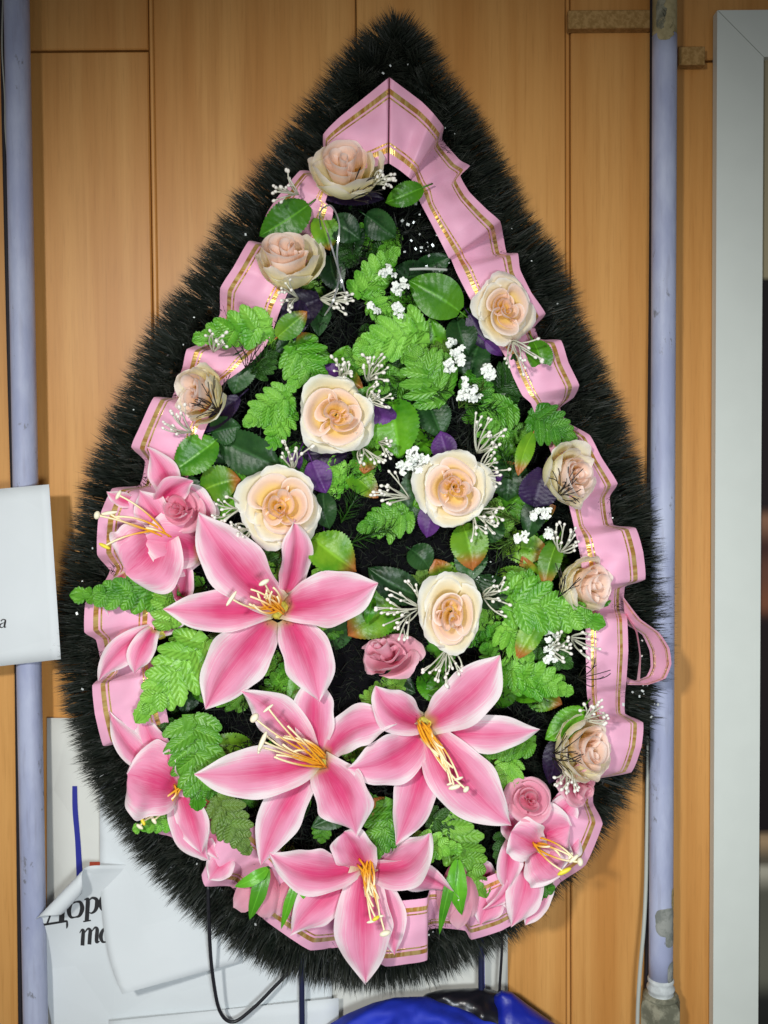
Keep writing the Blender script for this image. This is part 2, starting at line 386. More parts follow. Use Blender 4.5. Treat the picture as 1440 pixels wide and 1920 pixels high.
cable('white_wire', [(1216, 1380, .016), (1213, 1560, .018), (1211, 1660, .020), (1207, 1740, .024), (1200, 1820, .026), (1196, 1890, .026), (1194, 1990, .026)], .0021, M['wwire'], 'white wire bending out beside the foot of the right pipe', 'wire')

def flatbox(name, xa, ya, xb, yb, h0, h1, mat, parent=None, bev=.0008):
    a = P(xa, ya, h1); b = P(xb, yb, h1); V, F = box(a.x, b.x, -h1, -h0, b.z, a.z, bev)
    return mesh(name, V, F, mat, parent, smooth=False, loc=None if parent else a)
o = flatbox('wood_strip', 1066, 19, 1224, 52, .0006+.0008, .012, M['mdf']); tag(o, 'raw fibreboard strip fixed across the wall joint left of the right pipe top', 'board')
o = flatbox('wood_block', 1273, 87, 1322, 121, .0006+.0008, .012, M['mdf']); tag(o, 'short raw fibreboard block on the wall between pipe and grey frame', 'board')

fr = empty('picture_frame', P(1384, 1900, .02), 'pale grey flat picture frame standing at the right edge of the photo', 'picture frame')
x0 = P(1341, 960, .016).x; x1 = P(1427, 960, .016).x; zt = P(1385, 19, .016).z; mw = x1-x0; XR = x1+.42
def prism(name, pts, y0, y1, mat, parent):
    n = len(pts); V = [Vector((x, y0, z)) for x, z in pts]+[Vector((x, y1, z)) for x, z in pts]
    F = [tuple(range(n)), tuple(range(n, 2*n))[::-1]]+[(i, i+n, (i+1) % n+n, (i+1) % n) for i in range(n)]
    return mesh(name, V, F, mat, parent, smooth=False)
g = .0004; zb = -.72
prism('frame_rail', [(x0, zt), (x0, zb), (x1, zb+mw), (x1, zt-mw)], -.016, -.004, M['frame'], fr)
prism('frame_rail', [(x0+2*g, zt+g*.0), (x1+g, zt-mw+g), (XR-mw, zt-mw+g), (XR, zt)], -.0162, -.004, M['frame'], fr)
prism('frame_rail', [(XR-mw+g, zt-mw), (XR-mw+g, zb+mw), (XR+g, zb), (XR+g, zt)], -.016, -.004, M['frame'], fr)
prism('frame_rail', [(x0+2*g, zb-g), (XR, zb-g), (XR-mw, zb+mw-g), (x1+g, zb+mw-g)], -.0162, -.004, M['frame'], fr)
def m_panel():  # soft pale, brown and dark bands up the panel inside the frame
    t = NT('framed_panel'); c = t.add('ShaderNodeTexCoord'); s = t.add('ShaderNodeSeparateXYZ'); t.L(c.outputs['UV'], s.inputs[0])
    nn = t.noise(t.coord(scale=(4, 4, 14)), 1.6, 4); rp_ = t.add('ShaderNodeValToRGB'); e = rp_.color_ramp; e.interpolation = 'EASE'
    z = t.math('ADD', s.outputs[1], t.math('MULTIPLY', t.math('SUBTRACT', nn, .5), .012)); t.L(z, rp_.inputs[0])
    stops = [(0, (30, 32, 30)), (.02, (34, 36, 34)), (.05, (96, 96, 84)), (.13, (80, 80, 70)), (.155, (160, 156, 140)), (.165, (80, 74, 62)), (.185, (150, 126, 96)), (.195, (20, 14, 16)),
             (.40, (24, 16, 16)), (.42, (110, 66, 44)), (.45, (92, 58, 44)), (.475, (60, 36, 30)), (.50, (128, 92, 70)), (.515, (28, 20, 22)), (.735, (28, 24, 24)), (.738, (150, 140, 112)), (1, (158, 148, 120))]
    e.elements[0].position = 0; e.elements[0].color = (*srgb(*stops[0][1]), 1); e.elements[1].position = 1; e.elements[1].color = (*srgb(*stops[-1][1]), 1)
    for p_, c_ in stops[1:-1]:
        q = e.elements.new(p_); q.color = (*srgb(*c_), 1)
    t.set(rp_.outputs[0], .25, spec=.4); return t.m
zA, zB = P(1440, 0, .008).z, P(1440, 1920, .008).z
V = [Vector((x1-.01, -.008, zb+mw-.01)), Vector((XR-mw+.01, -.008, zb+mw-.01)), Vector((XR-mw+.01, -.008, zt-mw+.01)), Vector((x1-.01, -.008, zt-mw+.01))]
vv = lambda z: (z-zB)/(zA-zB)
mesh('framed_panel', V, [(0, 1, 2, 3)], m_panel(), fr, [(0, vv(V[0].z)), (1, vv(V[1].z)), (1, vv(V[2].z)), (0, vv(V[3].z))], smooth=False)

# ------------------------------------------------------------------ papers
def sheet(name, fn, nu, nv, mat, label=None, cat=None, parent=None):
    V = [fn(i/(nu-1), j/(nv-1)) for i in range(nu) for j in range(nv)]
    V = [P(*p) if not isinstance(p, Vector) else p for p in V]
    o = mesh(name, V, gridF(nu, nv), mat, parent, [(i/(nu-1), j/(nv-1)) for i in range(nu) for j in range(nv)], loc=None if parent else V[0])
    md = o.modifiers.new('thickness', 'SOLIDIFY'); md.thickness = .00025; md.offset = 0
    return tag(o, label, cat)
def stroke(pts, surf, lift=.0005, sub=6):
    """flat pen stroke: pts = (x, y, width) in photo pixels, laid on a paper surface"""
    c = catmull([Vector(p) for p in pts], sub); V = []
    for i, p in enumerate(c):
        d = c[min(i+1, len(c)-1)]-c[max(i-1, 0)]; d = Vector((d.x, d.y)).normalized(); nrm = Vector((-d.y, d.x))
        for s in (-1, 1): V.append(surf(p.x+nrm.x*s*p.z/2, p.y+nrm.y*s*p.z/2, lift))
    return V, gridF(len(c), 2), None
# left sheet with small italic letter
def sA(x, y, l=0.0): return P(x, y, .0425+.004*math.sin((y-900)/120)+.006*max(0, (x-60)/50)+l)
def fA(u, v):
    yt = 922-12*u*1.15; yb = 1258-20*u*1.1; x = -130+(92-(-130))*u+ (22*v)*u; return sA(x, yt+(yb-yt)*v+ (1-u)*6)
pa = sheet('paper_sheet', fA, 14, 14, M['paper'], 'white sheet taped over the left pipe, with a small italic letter', 'paper')
def letter(parts, surf, parent, name='printed_letter'):
    V, F, U = merge([stroke(p, surf) for p in parts]); return mesh(name, V, F, M['ink'], parent, smooth=False)
def sl(pts, ox, oy, k, rot=0.0, slant=.22):
    out = []
    for x, y, w_ in pts:
        X = (x+slant*y)*k; Y = -y*k; c, s = math.cos(rot), math.sin(rot)
        out.append((ox+X*c-Y*s, oy+X*s+Y*c, w_*k))
    return out
# glyph strokes in em units, baseline y=0, x-height 1
G_o = [[(.5, 1.0, .10), (.2, .93, .2), (.05, .5, .30), (.2, .07, .2), (.5, 0, .10), (.8, .07, .2), (.95, .5, .30), (.8, .93, .2), (.5, 1.0, .10)]]
G_p = [[(.10, .95, .08), (.28, 1.0, .14), (.34, .85, .28), (.34, 0, .28), (.34, -.45, .28)], [(.10, -.47, .09), (.34, -.47, .10), (.62, -.47, .09)],
       [(.42, .85, .07), (.62, 1.0, .14), (.92, .85, .24), (.98, .5, .30), (.88, .15, .22), (.65, 0, .12), (.45, .08, .06)]]
G_m = [[(.0, .8, .05), (.12, .98, .10), (.22, .9, .2), (.22, .5, .24), (.22, 0, .24)], [(.28, .72, .05), (.5, .98, .12), (.66, .85, .22), (.66, .5, .24), (.66, 0, .24)],
       [(.72, .72, .05), (.95, .98, .12), (1.1, .85, .22), (1.1, .4, .24), (1.12, .08, .2), (1.3, .1, .06)]]
G_D = [[(1.05, 1.45, .30), (1.05, .7, .30), (1.05, .02, .30)], [(.35, 1.5, .09), (.8, 1.5, .10), (1.3, 1.5, .09)], [(.55, 1.45, .08), (.48, .8, .09), (.25, .05, .10)],
       [(-.15, .02, .12), (.5, .02, .12), (1.35, .02, .12)], [(-.15, .05, .08), (-.2, -.2, .12), (-.22, -.38, .05)], [(1.35, .05, .08), (1.38, -.2, .12), (1.36, -.38, .05)]]
G_a = [[(.15, .8, .14), (.35, 1.0, .12), (.6, .98, .14), (.72, .8, .22), (.72, .2, .22), (.8, .02, .14), (.95, .08, .06)], [(.7, .62, .06), (.3, .5, .12), (.1, .25, .22), (.3, .02, .14), (.55, .05, .08), (.7, .25, .05)]]
letter([sl(g_, -3, 1177, 15, -.04) for g_ in G_a], sA, pa)
# poster behind with blue and red marks
def sB(x, y, l=0.0): return P(x, y, .0048+.0015*math.sin(x/90)+l)
def fB(u, v): return sB(88+u*864-(1-v)*0, 1346+v*620+ (u*8))
pb = sheet('poster_sheet', fB, 14, 10, M['paper2'], 'large cream poster with blue lines pinned at the bottom behind the wreath', 'poster')
def bar(name, pts, mat): V, F, U = stroke(pts, sB, .0009); return mesh(name, V, F, mat, pb, smooth=False)
bar('printed_line', [(140, 1474, 9), (141, 1520, 10), (146, 1580, 10), (150, 1660, 12)], M['blue'])
bar('printed_mark', [(168, 1623, 14), (200, 1623, 14)], M['red'])
bar('printed_line', [(501, 1840, 10), (501, 1960, 10)], M['blue']); bar('printed_line', [(566, 1780, 12), (568, 1960, 12)], M['blue'])
bar('printed_line', [(902, 1750, 12), (904, 1960, 12)], M['blue'])
# curled sheet with the large words
FL = Vector((75, 1738)); FN = Vector((-115, -110)).normalized()
def sC(x, y, l=0.0):
    d = (Vector((x, y))-FL).dot(FN); h = .0125+.0015*math.sin(x/70+y/90)
    lean = max(0.0, min(1.0, (d+80)/80)); h += .016*lean*lean
    if d <= 0: return P(x, y, h+l)
    r = 17-.05*d; a = d/max(r, 6); base = Vector((x, y))-FN*d; s = S(.03)
    rr = r*s-l
    q = base+FN*(rr/s*math.sin(a)); return P(q.x, q.y, h+r*s-rr*math.cos(a))
def fC(u, v):
    y = 1624+v*318; xl = 62+max(0, y-1738)*.19; return sC(xl+(622-xl)*(u**1.4), y-(u*u)*12)
pc = sheet('paper_sheet', fC, 60, 40, M['paper'], 'white sheet with large italic words and a curled corner below the wreath', 'paper')
ro = -.16
letter([sl(g_, 80, 1735, 34, ro) for g_ in G_D], sC, pc); letter([sl(g_, 127, 1722, 28, ro) for g_ in G_o], sC, pc)
letter([sl(g_, 154, 1715, 28, ro) for g_ in G_p], sC, pc); letter([sl(g_, 186, 1708, 28, ro) for g_ in G_o], sC, pc)
letter([sl(g_, 148, 1774, 30, ro) for g_ in G_m], sC, pc); letter([sl(g_, 187, 1768, 25, ro) for g_ in G_o], sC, pc)
def fD(u, v):
    x = 187+u*262+v**5*42*(1-u); y = 1440+v*(424-60*u); lift = .0175+.030*v**4*(1-.7*u)+.002*math.sin(x/40); return (x, y, lift)
pd = sheet('paper_sheet', fD, 20, 26, M['paper'], 'blank white sheet hanging loose over the printed one, lower edge lifted', 'paper')
def fE(u, v):
    return (205+u*430, 1915-u*44+v*120, .0190+.001*math.sin(u*9))
pe = sheet('paper_sheet', fE, 14, 6, M['paper'], 'lowest white sheet whose top edge slants along the photo bottom, beside the blue bag', 'paper')

cable('black_cable', [(390, 1660, .05), (393, 1760, .046), (399, 1830, .042), (412, 1895, .036), (437, 1916, .032), (475, 1890, .030), (515, 1850, .028), (550, 1815, .026)], .0018, M['cable'], 'thin black cable looping below the wreath in front of the white papers', 'cable')
cable('black_cable', [(941, 1700, .03), (941, 1780, .028), (937, 1850, .026), (930, 1990, .026)], .0014, M['cable'], 'short black cable hanging straight down above the blue bag', 'cable')
cable('blue_cable', [(566, 1780, .028), (566, 1860, .028), (567, 1990, .026)], .0028, m_simple('strap_navy', (.008, .012, .05), .5), 'dark blue strap hanging below the wreath bottom, beside the looping cable', 'strap')
cable('blue_cable', [(902, 1740, .028), (902, 1800, .028), (903, 1990, .026)], .0030, m_simple('strap_navy_b', (.008, .012, .05), .5), 'dark blue strap going down into the blue bag', 'strap')

# ------------------------------------------------------------------ blue bag at the bottom
def m_cloth(name, a, b, rough=.42):
    t = NT(name); n = t.noise(t.coord(), 35, 4); t.set(t.mix(n, a, b), rough, spec=.5); t.bump(n, .4, .004); return t.m
bag = empty('blue_bag', P(830, 1960, .06), 'shiny blue bag with a black flap poking up at the bottom', 'bag')
def lump(name, prof, h0, depth, mat, amp, seed, py1=2010):
    """a cloth bulge below a top outline given as (px, py)"""
    nu, nv = 60, 24; V = []; xs = [p[0] for p in prof]; ys = [p[1] for p in prof]
    for i in range(nu):
        for j in range(nv):
            u = i/(nu-1); v = j/(nv-1); x = xs[0]+(xs[-1]-xs[0])*u; top = float(np.interp(x, xs, ys))
            a = v*math.pi*.5; e = max(0, 1-(2*u-1)**4)**.5
            wr = noise.noise(Vector((x/70, v*3+seed, seed)))*amp+.5*amp*noise.noise(Vector((x/26+v*2, v*5, seed)))
            h = h0+depth*math.sin(a)**.8*e+wr*math.sin(a)
            y = top+(py1-top)*(1-math.cos(a))**.9
            V.append(P(x, y, h))
    return mesh(name, V, gridF(nu, nv), mat, bag)
lump('bag_body', [(610, 1925), (650, 1901), (700, 1880), (740, 1870), (800, 1868), (860, 1884), (910, 1905), (960, 1912), (1010, 1922)], .026, .05, m_cloth('bag_blue_nylon', srgb(14, 30, 150), srgb(30, 60, 200), .7), .022, 2)
lump('black_flap', [(775, 1882), (800, 1862), (830, 1855), (870, 1853), (905, 1852), (940, 1862), (975, 1885), (1000, 1900)], .020, .035, m_cloth('bag_black_nylon', (.004, .004, .006), (.014, .014, .02), .3), .014, 5)
lump('bag_handle', [(925, 1868), (940, 1856), (960, 1860), (985, 1880), (1010, 1898), (1045, 1922)], .030, .035, m_cloth('bag_blue_trim', srgb(10, 20, 120), srgb(24, 44, 170)), .008, 9)

# ------------------------------------------------------------------ wreath: backing, wire core, needles
OUT = [(742,12),(802,50),(850,130),(900,195),(950,285),(985,360),(1030,435),(1065,490),(1102,590),(1135,660),(1168,740),(1198,830),(1222,900),(1243,960),(1258,1050),(1268,1150),(1265,1250),(1250,1330),(1222,1415),
       (1192,1490),(1160,1550),(1110,1620),(1060,1680),(1010,1730),(960,1775),(900,1812),(840,1840),(760,1862),(680,1868),(600,1858),(520,1840),(440,1800),(380,1755),(310,1690),(250,1620),(200,1550),
       (160,1480),(130,1400),(104,1300),(90,1200),(95,1120),(108,1050),(130,970),(152,880),(182,800),(225,705),(265,620),(320,540),(370,460),(420,380),(480,300),(535,225),(590,150),(640,84),(690,38)]
oc = catmull([Vector((x, y, 0)) for x, y in OUT], 24, True); oc = np.array([(p.x, p.y) for p in oc])
tg = np.roll(oc, -1, 0)-np.roll(oc, 1, 0); tg /= np.linalg.norm(tg, axis=1)[:, None]
nrm = np.stack([tg[:, 1], -tg[:, 0]], 1)       # outward (rows run downwards)
if (nrm[0]*(oc[0]-oc.mean(0))).sum() < 0: nrm = -nrm
sl_ = np.linalg.norm(np.roll(oc, -1, 0)-oc, axis=1); cum = np.concatenate([[0], np.cumsum(sl_)]); PER = cum[-1]
def on_outline(s, inset):
    s = np.mod(s, PER); i = np.clip(np.searchsorted(cum, s, 'right')-1, 0, len(oc)-1); f_ = ((s-cum[i])/sl_[i])[:, None]; j = (i+1) % len(oc)
    p = oc[i]*(1-f_)+oc[j]*f_; n = nrm[i]*(1-f_)+nrm[j]*f_; n /= np.linalg.norm(n, axis=1)[:, None]
    t = tg[i]*(1-f_)+tg[j]*f_; return p-n*inset[:, None], n, t
ADc = np.array(CM)
def PN(xy, h):
    d = np.stack([(xy[:, 0]-720)/960*TF, (960-xy[:, 1])/960*TF, -np.ones(len(xy))], 1) @ ADc.T
    t = (-h-CAM.y)/d[:, 1]; return np.array(CAM)[None]+d*t[:, None]
def dist_in(xy):
    D_ = np.full(len(xy), 1e9); oc2 = oc[::4]
    for k_ in range(0, len(oc2), 40): D_ = np.minimum(D_, np.sqrt(((xy[:, None]-oc2[None, k_:k_+40])**2).sum(2)).min(1))
    x, y = xy[:, 0], xy[:, 1]; ins = np.zeros(len(xy), bool); j = len(oc2)-1
    for i in range(len(oc2)):
        c1 = (oc2[i, 1] > y) != (oc2[j, 1] > y); dy = oc2[j, 1]-oc2[i, 1]; dy = dy if abs(dy) > 1e-9 else 1e-9
        ins ^= c1 & (x < (oc2[j, 0]-oc2[i, 0])*(y-oc2[i, 1])/dy+oc2[i, 0]); j = i
    return np.where(ins, D_, -D_)
def domeh(d): return .022+.050*np.clip((d-80)/230, 0, 1)**.7
def HD(px, py):
    return float(domeh(dist_in(np.array([[px, py]])))[0])

wr = empty('funeral_wreath', P(720, 1100, .0), 'teardrop funeral wreath of dark artificial pine hung on the wood panel wall', 'wreath')
# backing dome: rings shrinking towards the axis point
C0 = np.array([720., 1120.]); nr, na = 14, 110; V = []; ssv = np.linspace(0, PER, na, endpoint=False); p0, n0, _ = on_outline(ssv, np.full(na, 92.))
for i in range(nr):
    f_ = i/(nr-1); q = p0*(1-f_)+C0*f_; d = 92+f_*330
    V += [Vector(v) for v in PN(q, domeh(np.full(na, d))*(.45 if i == 0 else 1.0) + (rng.random(na)-.5)*.006)]
mesh('wreath_backing', V, gridF(nr, na, True), M['base'], wr)
ring = [Vector(v) for v in PN(on_outline(np.linspace(0, PER, 160), np.full(160, 66.))[0], np.full(160, .026))]
V, F, U = tube(ring, .0022, 6); mesh('wire_ring', V, F, M['twig'], wr, U)

def needles(n, s=None, inset=66, hc=.028, length=66, lenj=.25, wide=2.0, tuft=7.0, tilt=.30, anglo=-1.0, anghi=2.0, name='pine_needles', free=None, spray=.13, lenv=.07):
    if free is None:
        nt = int(PER/tuft); ti = rng.integers(0, nt, n); tilt_t = rng.normal(0, tilt, nt); ang_t = rng.uniform(anglo, anghi, nt*6).reshape(nt, 6); len_t = 1+rng.normal(0, lenv, nt)
        sub = rng.integers(0, 6, n); sv = ti*tuft+rng.normal(0, tuft*.35, n)
        p, nn, tt = on_outline(sv, np.full(n, float(inset))+rng.normal(0, 3, n))
        a = ang_t[ti, sub]+rng.normal(0, .16, n); tl = tilt_t[ti]+rng.normal(0, spray, n)
        L = length*len_t[ti]*(1-lenj*rng.random(n)**2)
        base = PN(p, hc+np.zeros(n)); s_ = S(.03)
        dirx = nn*np.cos(a)[:, None]+tt*tl[:, None]; tipxy = p+dirx*L[:, None]
        tip = PN(tipxy, np.maximum(hc+np.sin(a)*L*s_, .002))
    else:
        p, hh = free; base = PN(p, hh); an = rng.uniform(0, 2*np.pi, n); el = rng.uniform(.1, 1.3, n); L = length*(1-lenj*rng.random(n)); s_ = S(.06)
        tip = PN(p+np.stack([np.cos(an), np.sin(an)], 1)*(L*np.cos(el))[:, None], hh+np.sin(el)*L*s_)
    d = tip-base; wv = np.cross(d, rng.normal(0, 1, (n, 3))+np.array([0, 1.5, 0])); wv /= np.linalg.norm(wv, axis=1)[:, None]+1e-9
    W = wide*S(.03)*(.7+.6*rng.random(n))[:, None]*.5
    mid = base+d*.6+rng.normal(0, .0007, (n, 3))
    Vn = np.concatenate([base-wv*W, base+wv*W, mid+wv*W*.9, mid-wv*W*.9, tip], 0); i = np.arange(n)
    me = bpy.data.meshes.new(name); off = np.array(wr.location); Vn = Vn-off
    me.vertices.add(5*n); me.vertices.foreach_set('co', Vn.ravel())
    me.loops.add(7*n); quads = np.stack([i, i+n, i+2*n, i+3*n], 1); tris = np.stack([i+3*n, i+2*n, i+4*n], 1)
    lv = np.concatenate([quads.ravel(), tris.ravel()]); me.loops.foreach_set('vertex_index', lv)
    me.polygons.add(2*n); me.polygons.foreach_set('loop_start', np.concatenate([i*4, 4*n+i*3])); me.polygons.foreach_set('loop_total', np.concatenate([np.full(n, 4), np.full(n, 3)]))
    me.update(); ul = me.uv_layers.new(name='UVMap'); uu = np.concatenate([np.zeros(2*n), np.full(2*n, .6), np.ones(n)])[lv]; ul.data.foreach_set('uv', np.stack([uu, uu*0+.5], 1).ravel())
    me.materials.append(M['needle']); o = bpy.data.objects.new(name, me); col.objects.link(o); o.parent = wr; o['kind'] = 'stuff'; return o
needles(11500, inset=80, length=84, lenj=.24, anglo=-.5, anghi=.8, wide=1.75, tilt=.10, spray=.09, tuft=6.0, lenv=.045)
needles(4500, inset=52, length=50, lenj=.35, anglo=-.6, anghi=.9, wide=1.5, tilt=.09, spray=.12, tuft=5.0, hc=.022, lenv=.04)
needles(21000, inset=96, length=50, anglo=.0, anghi=2.6, hc=.030, wide=1.7)
needles(17000, inset=132, length=66, anglo=-.2, anghi=3.0, hc=.034, wide=1.9)
needles(12000, inset=175, length=56, anglo=-.2, anghi=3.2, hc=.044, wide=1.9)
pts = np.stack([rng.uniform(150, 1220, 60000), rng.uniform(120, 1800, 60000)], 1); dd = dist_in(pts); pts = pts[dd > 150][:17000]; dd = dist_in(pts)
needles(len(pts), length=44, wide=1.8, free=(pts, domeh(dd)-.004))
# loose sprig poking out at the lower left
# glitter flakes
nf = 60; ii = np.array([0.]); sv = rng.uniform(0, PER, nf); p, nn, tt = on_outline(sv, rng.uniform(45, 135, nf)); V = []; F = []
for q in p:
    c = P(q[0], q[1], .062); r_ = random.uniform(1.0, 3.2)*S(); a = random.random()*6; e1 = Vector((math.cos(a), random.uniform(-.5, .5), math.sin(a))).normalized(); e2 = e1.cross(Vector((random.uniform(-.5,.5), 1, 0))).normalized()*.7
    k_ = len(V); V += [c+e1*r_+e2*r_, c-e1*r_+e2*r_, c-e1*r_-e2*r_, c+e1*r_-e2*r_]; F.append((k_, k_+1, k_+2, k_+3))
for cx, cy, k_n in ((790, 440, 16), (815, 480, 8), (1200, 1290, 8), (800, 560, 6), (900, 1060, 8)):
    for _ in range(k_n):
        c = P(cx+random.gauss(0, 16), cy+random.gauss(0, 30), .085); r_ = random.uniform(1.0, 3.5)*S(); a = random.random()*6; e1 = Vector((math.cos(a), 0.3, math.sin(a))).normalized(); e2 = e1.cross(Vector((0, 1, .3))).normalized()*.7
        k_ = len(V); V += [c+e1*r_+e2*r_, c-e1*r_+e2*r_, c-e1*r_-e2*r_, c+e1*r_-e2*r_]; F.append((k_, k_+1, k_+2, k_+3))
o = mesh('glitter_flakes', V, F, M['flake'], wr, smooth=False); o['kind'] = 'stuff'

# ------------------------------------------------------------------ ribbon: (outer px, py, h) (inner px, py, h)
RB = [
 (727,147,.078, 726,298,.094),(730,145,.062, 728,297,.080),(733,147,.078, 731,298,.094),(790,190,.074, 752,312,.090),(812,212,.080, 768,325,.092),(832,238,.072, 773,330,.090),(829,262,.052, 775,332,.088),(862,300,.064, 780,352,.088),(881,311,.058, 788,366,.088),(863,330,.066, 800,392,.088),(880,360,.074, 815,420,.090),
 (912,392,.078, 832,452,.092),(938,415,.072, 847,480,.090),(944,445,.050, 849,482,.086),(950,474,.050, 852,486,.084),(971,475,.070, 862,508,.086),(975,505,.074, 880,545,.088),(996,548,.076, 905,590,.088),(1023,588,.070, 925,625,.086),(1003,612,.050, 935,640,.080),(1012,636,.050, 940,650,.080),
 (1052,638,.070, 955,670,.086),(1066,680,.074, 968,705,.088),(1086,722,.072, 985,740,.086),(1076,745,.058, 1000,756,.084),(1050,765,.050, 1012,790,.080),(1064,792,.056, 1020,812,.080),(1106,816,.070, 1035,840,.084),(1128,858,.074, 1050,880,.086),(1158,906,.068, 1066,928,.086),
 (1143,932,.052, 1072,950,.078),(1150,984,.054, 1080,985,.080),(1192,990,.072, 1088,1010,.088),(1206,1035,.076, 1096,1050,.090),(1210,1086,.070, 1100,1100,.088),(1172,1100,.050, 1100,1118,.080),(1170,1140,.054, 1100,1140,.082),(1176,1160,.074, 1102,1165,.092),(1178,1220,.078, 1103,1225,.094),(1174,1282,.070, 1104,1290,.088),
 (1172,1300,.050, 1105,1305,.080),(1172,1338,.054, 1110,1335,.080),(1206,1355,.070, 1115,1360,.086),(1203,1400,.074, 1112,1400,.090),(1184,1448,.066, 1100,1440,.086),(1116,1462,.050, 1065,1470,.078),(1112,1505,.058, 1040,1500,.082),(1130,1545,.072, 1030,1530,.088),(1098,1622,.070, 1005,1580,.088),
 (1050,1655,.054, 985,1600,.080),(1010,1705,.070, 955,1632,.086),(940,1745,.070, 915,1650,.086),(884,1762,.062, 880,1665,.084),(872,1745,.046, 868,1668,.078),(828,1740,.048, 830,1672,.078),(802,1745,.052, 806,1672,.080),(801,1800,.070, 800,1690,.088),(760,1808,.072, 760,1695,.088),(722,1812,.066, 722,1698,.086),
 (680,1785,.050, 690,1690,.078),(640,1776,.052, 655,1690,.080),(582,1782,.068, 610,1690,.086),(545,1760,.072, 575,1670,.088),(500,1728,.064, 535,1645,.084),(470,1700,.048, 505,1610,.078),(432,1662,.056, 480,1592,.080),(385,1662,.070, 452,1570,.086),(378,1640,.070, 425,1545,.088),
 (392,1612,.056, 408,1530,.080),(360,1590,.052, 390,1515,.078),(318,1568,.066, 372,1490,.086),(296,1562,.066, 350,1470,.086),(285,1520,.050, 335,1450,.080),(250,1492,.060, 322,1430,.084),(238,1450,.062, 315,1410,.084),(246,1425,.052, 305,1390,.078),(218,1396,.058, 295,1372,.080),
 (193,1398,.070, 285,1350,.088),(178,1340,.074, 276,1310,.090),(173,1285,.068, 270,1270,.088),(198,1262,.050, 268,1252,.078),(188,1235,.054, 262,1225,.080),(180,1200,.060, 262,1190,.082),(158,1185,.070, 262,1165,.088),(160,1130,.072, 265,1110,.088),(190,1100,.052, 275,1080,.078),(206,1070,.052, 285,1050,.078),
 (182,1040,.068, 288,1020,.088),(184,975,.074, 298,975,.090),(210,916,.068, 312,935,.088),(262,910,.050, 325,915,.078),(272,865,.052, 335,885,.078),(246,838,.068, 345,855,.088),(262,800,.074, 352,815,.090),(288,745,.068, 372,770,.088),(322,746,.050, 385,740,.078),(332,715,.052, 402,715,.078),
 (342,690,.066, 425,695,.084),(350,655,.068, 445,672,.086),(385,640,.052, 470,650,.078),(412,590,.050, 488,615,.078),(413,540,.068, 500,570,.088),(438,500,.074, 520,530,.090),(466,452,.068, 545,490,.088),(492,455,.050, 565,470,.078),(520,430,.052, 585,440,.080),(498,405,.060, 592,415,.082),
 (520,370,.070, 600,395,.088),(562,320,.066, 612,360,.086),(598,322,.050, 622,345,.078),(607,300,.054, 630,325,.080),(606,252,.070, 645,315,.088),(634,222,.076, 672,312,.090),(684,182,.074, 702,305,.090)]
def ribbon_mesh(name, rows, mat, parent=None, sub=4, nv=14, closed=True, vlo=.0, bulge=.004, loc=None, hamp=1.0):
    m = len(rows); V = []; U = []; k = 0
    cat_ = lambda p0, p1, p2, p3, t: .5*(2*p1+(p2-p0)*t+(2*p0-5*p1+4*p2-p3)*t*t+(3*p1-p0-3*p2+p3)*t**3)
    for i in range(m if closed else m-1):
        a = rows[i]; b = rows[(i+1) % m]; a_ = rows[i-1] if (closed or i) else a; b_ = rows[(i+2) % m] if (closed or i < m-2) else b
        for q in range(sub):
            t = q/sub; t2 = t*t*(3-2*t)*.8+t*.2
            r_ = [.62*(a[j]*(1-t)+b[j]*t)+.38*cat_(a_[j], a[j], b[j], b_[j], t) for j in range(6)]; r_[2] = max(.051, .066+(r_[2]-.066)*hamp)
            if hamp > 1: kx = 1.30 if r_[0] < 700 and r_[1] > 350 else 1.06; r_[3] = r_[0]+(r_[3]-r_[0])*kx; r_[4] = r_[1]+(r_[4]-r_[1])*kx
            for j in range(nv):
                v = j/(nv-1); x = r_[0]*(1-v)+r_[3]*v; y = r_[1]*(1-v)+r_[4]*v; h = r_[2]*(1-v)+r_[5]*v+bulge*math.sin(v*math.pi)+.0035*noise.noise(Vector((x/34, y/34, 3)))
                V.append(P(x, y, h)); U.append(((i+t)*.35, vlo+v*(1-vlo)))
            k += 1
    if not closed:
        r_ = rows[-1]
        for j in range(nv):
            v = j/(nv-1); V.append(P(r_[0]*(1-v)+r_[3]*v, r_[1]*(1-v)+r_[4]*v, r_[2]*(1-v)+r_[5]*v+bulge*math.sin(v*math.pi))); U.append(((m-1)*.35, vlo+v*(1-vlo)))
        k += 1
    F = gridF(k, nv)
    if closed: F += [((k-1)*nv+j, (k-1)*nv+j+1, j+1, j) for j in range(nv-1)]
    return mesh(name, V, F, mat, parent, U, loc=loc)
rb = ribbon_mesh('pink_ribbon', RB, M['ribbon'], sub=8, hamp=1.75, loc=P(730, 145, .07)); tag(rb, 'wide pink satin ribbon with gold stripes pleated in a loop around the wreath', 'ribbon')
LOOP = [(1168,1118,.082,1172,1160,.060),(1200,1160,.090,1176,1172,.060),(1236,1186,.092,1204,1190,.062),(1255,1215,.092,1218,1220,.062),(1259,1245,.090,1220,1250,.062),(1248,1272,.084,1212,1268,.060),(1215,1284,.076,1190,1276,.058),(1176,1284,.066,1172,1268,.056)]
ribbon_mesh('ribbon_loop', LOOP, M['ribbon'], rb, sub=6, nv=9, closed=False, bulge=0.0)
ribbon_mesh('ribbon_loop', [(1172,1152,.072,1176,1150,.070),(1192,1185,.080,1195,1184,.072),(1199,1230,.082,1202,1230,.074),(1194,1276,.072,1200,1276,.066)], M['pale'], rb, sub=6, nv=4, closed=False, bulge=0.0)

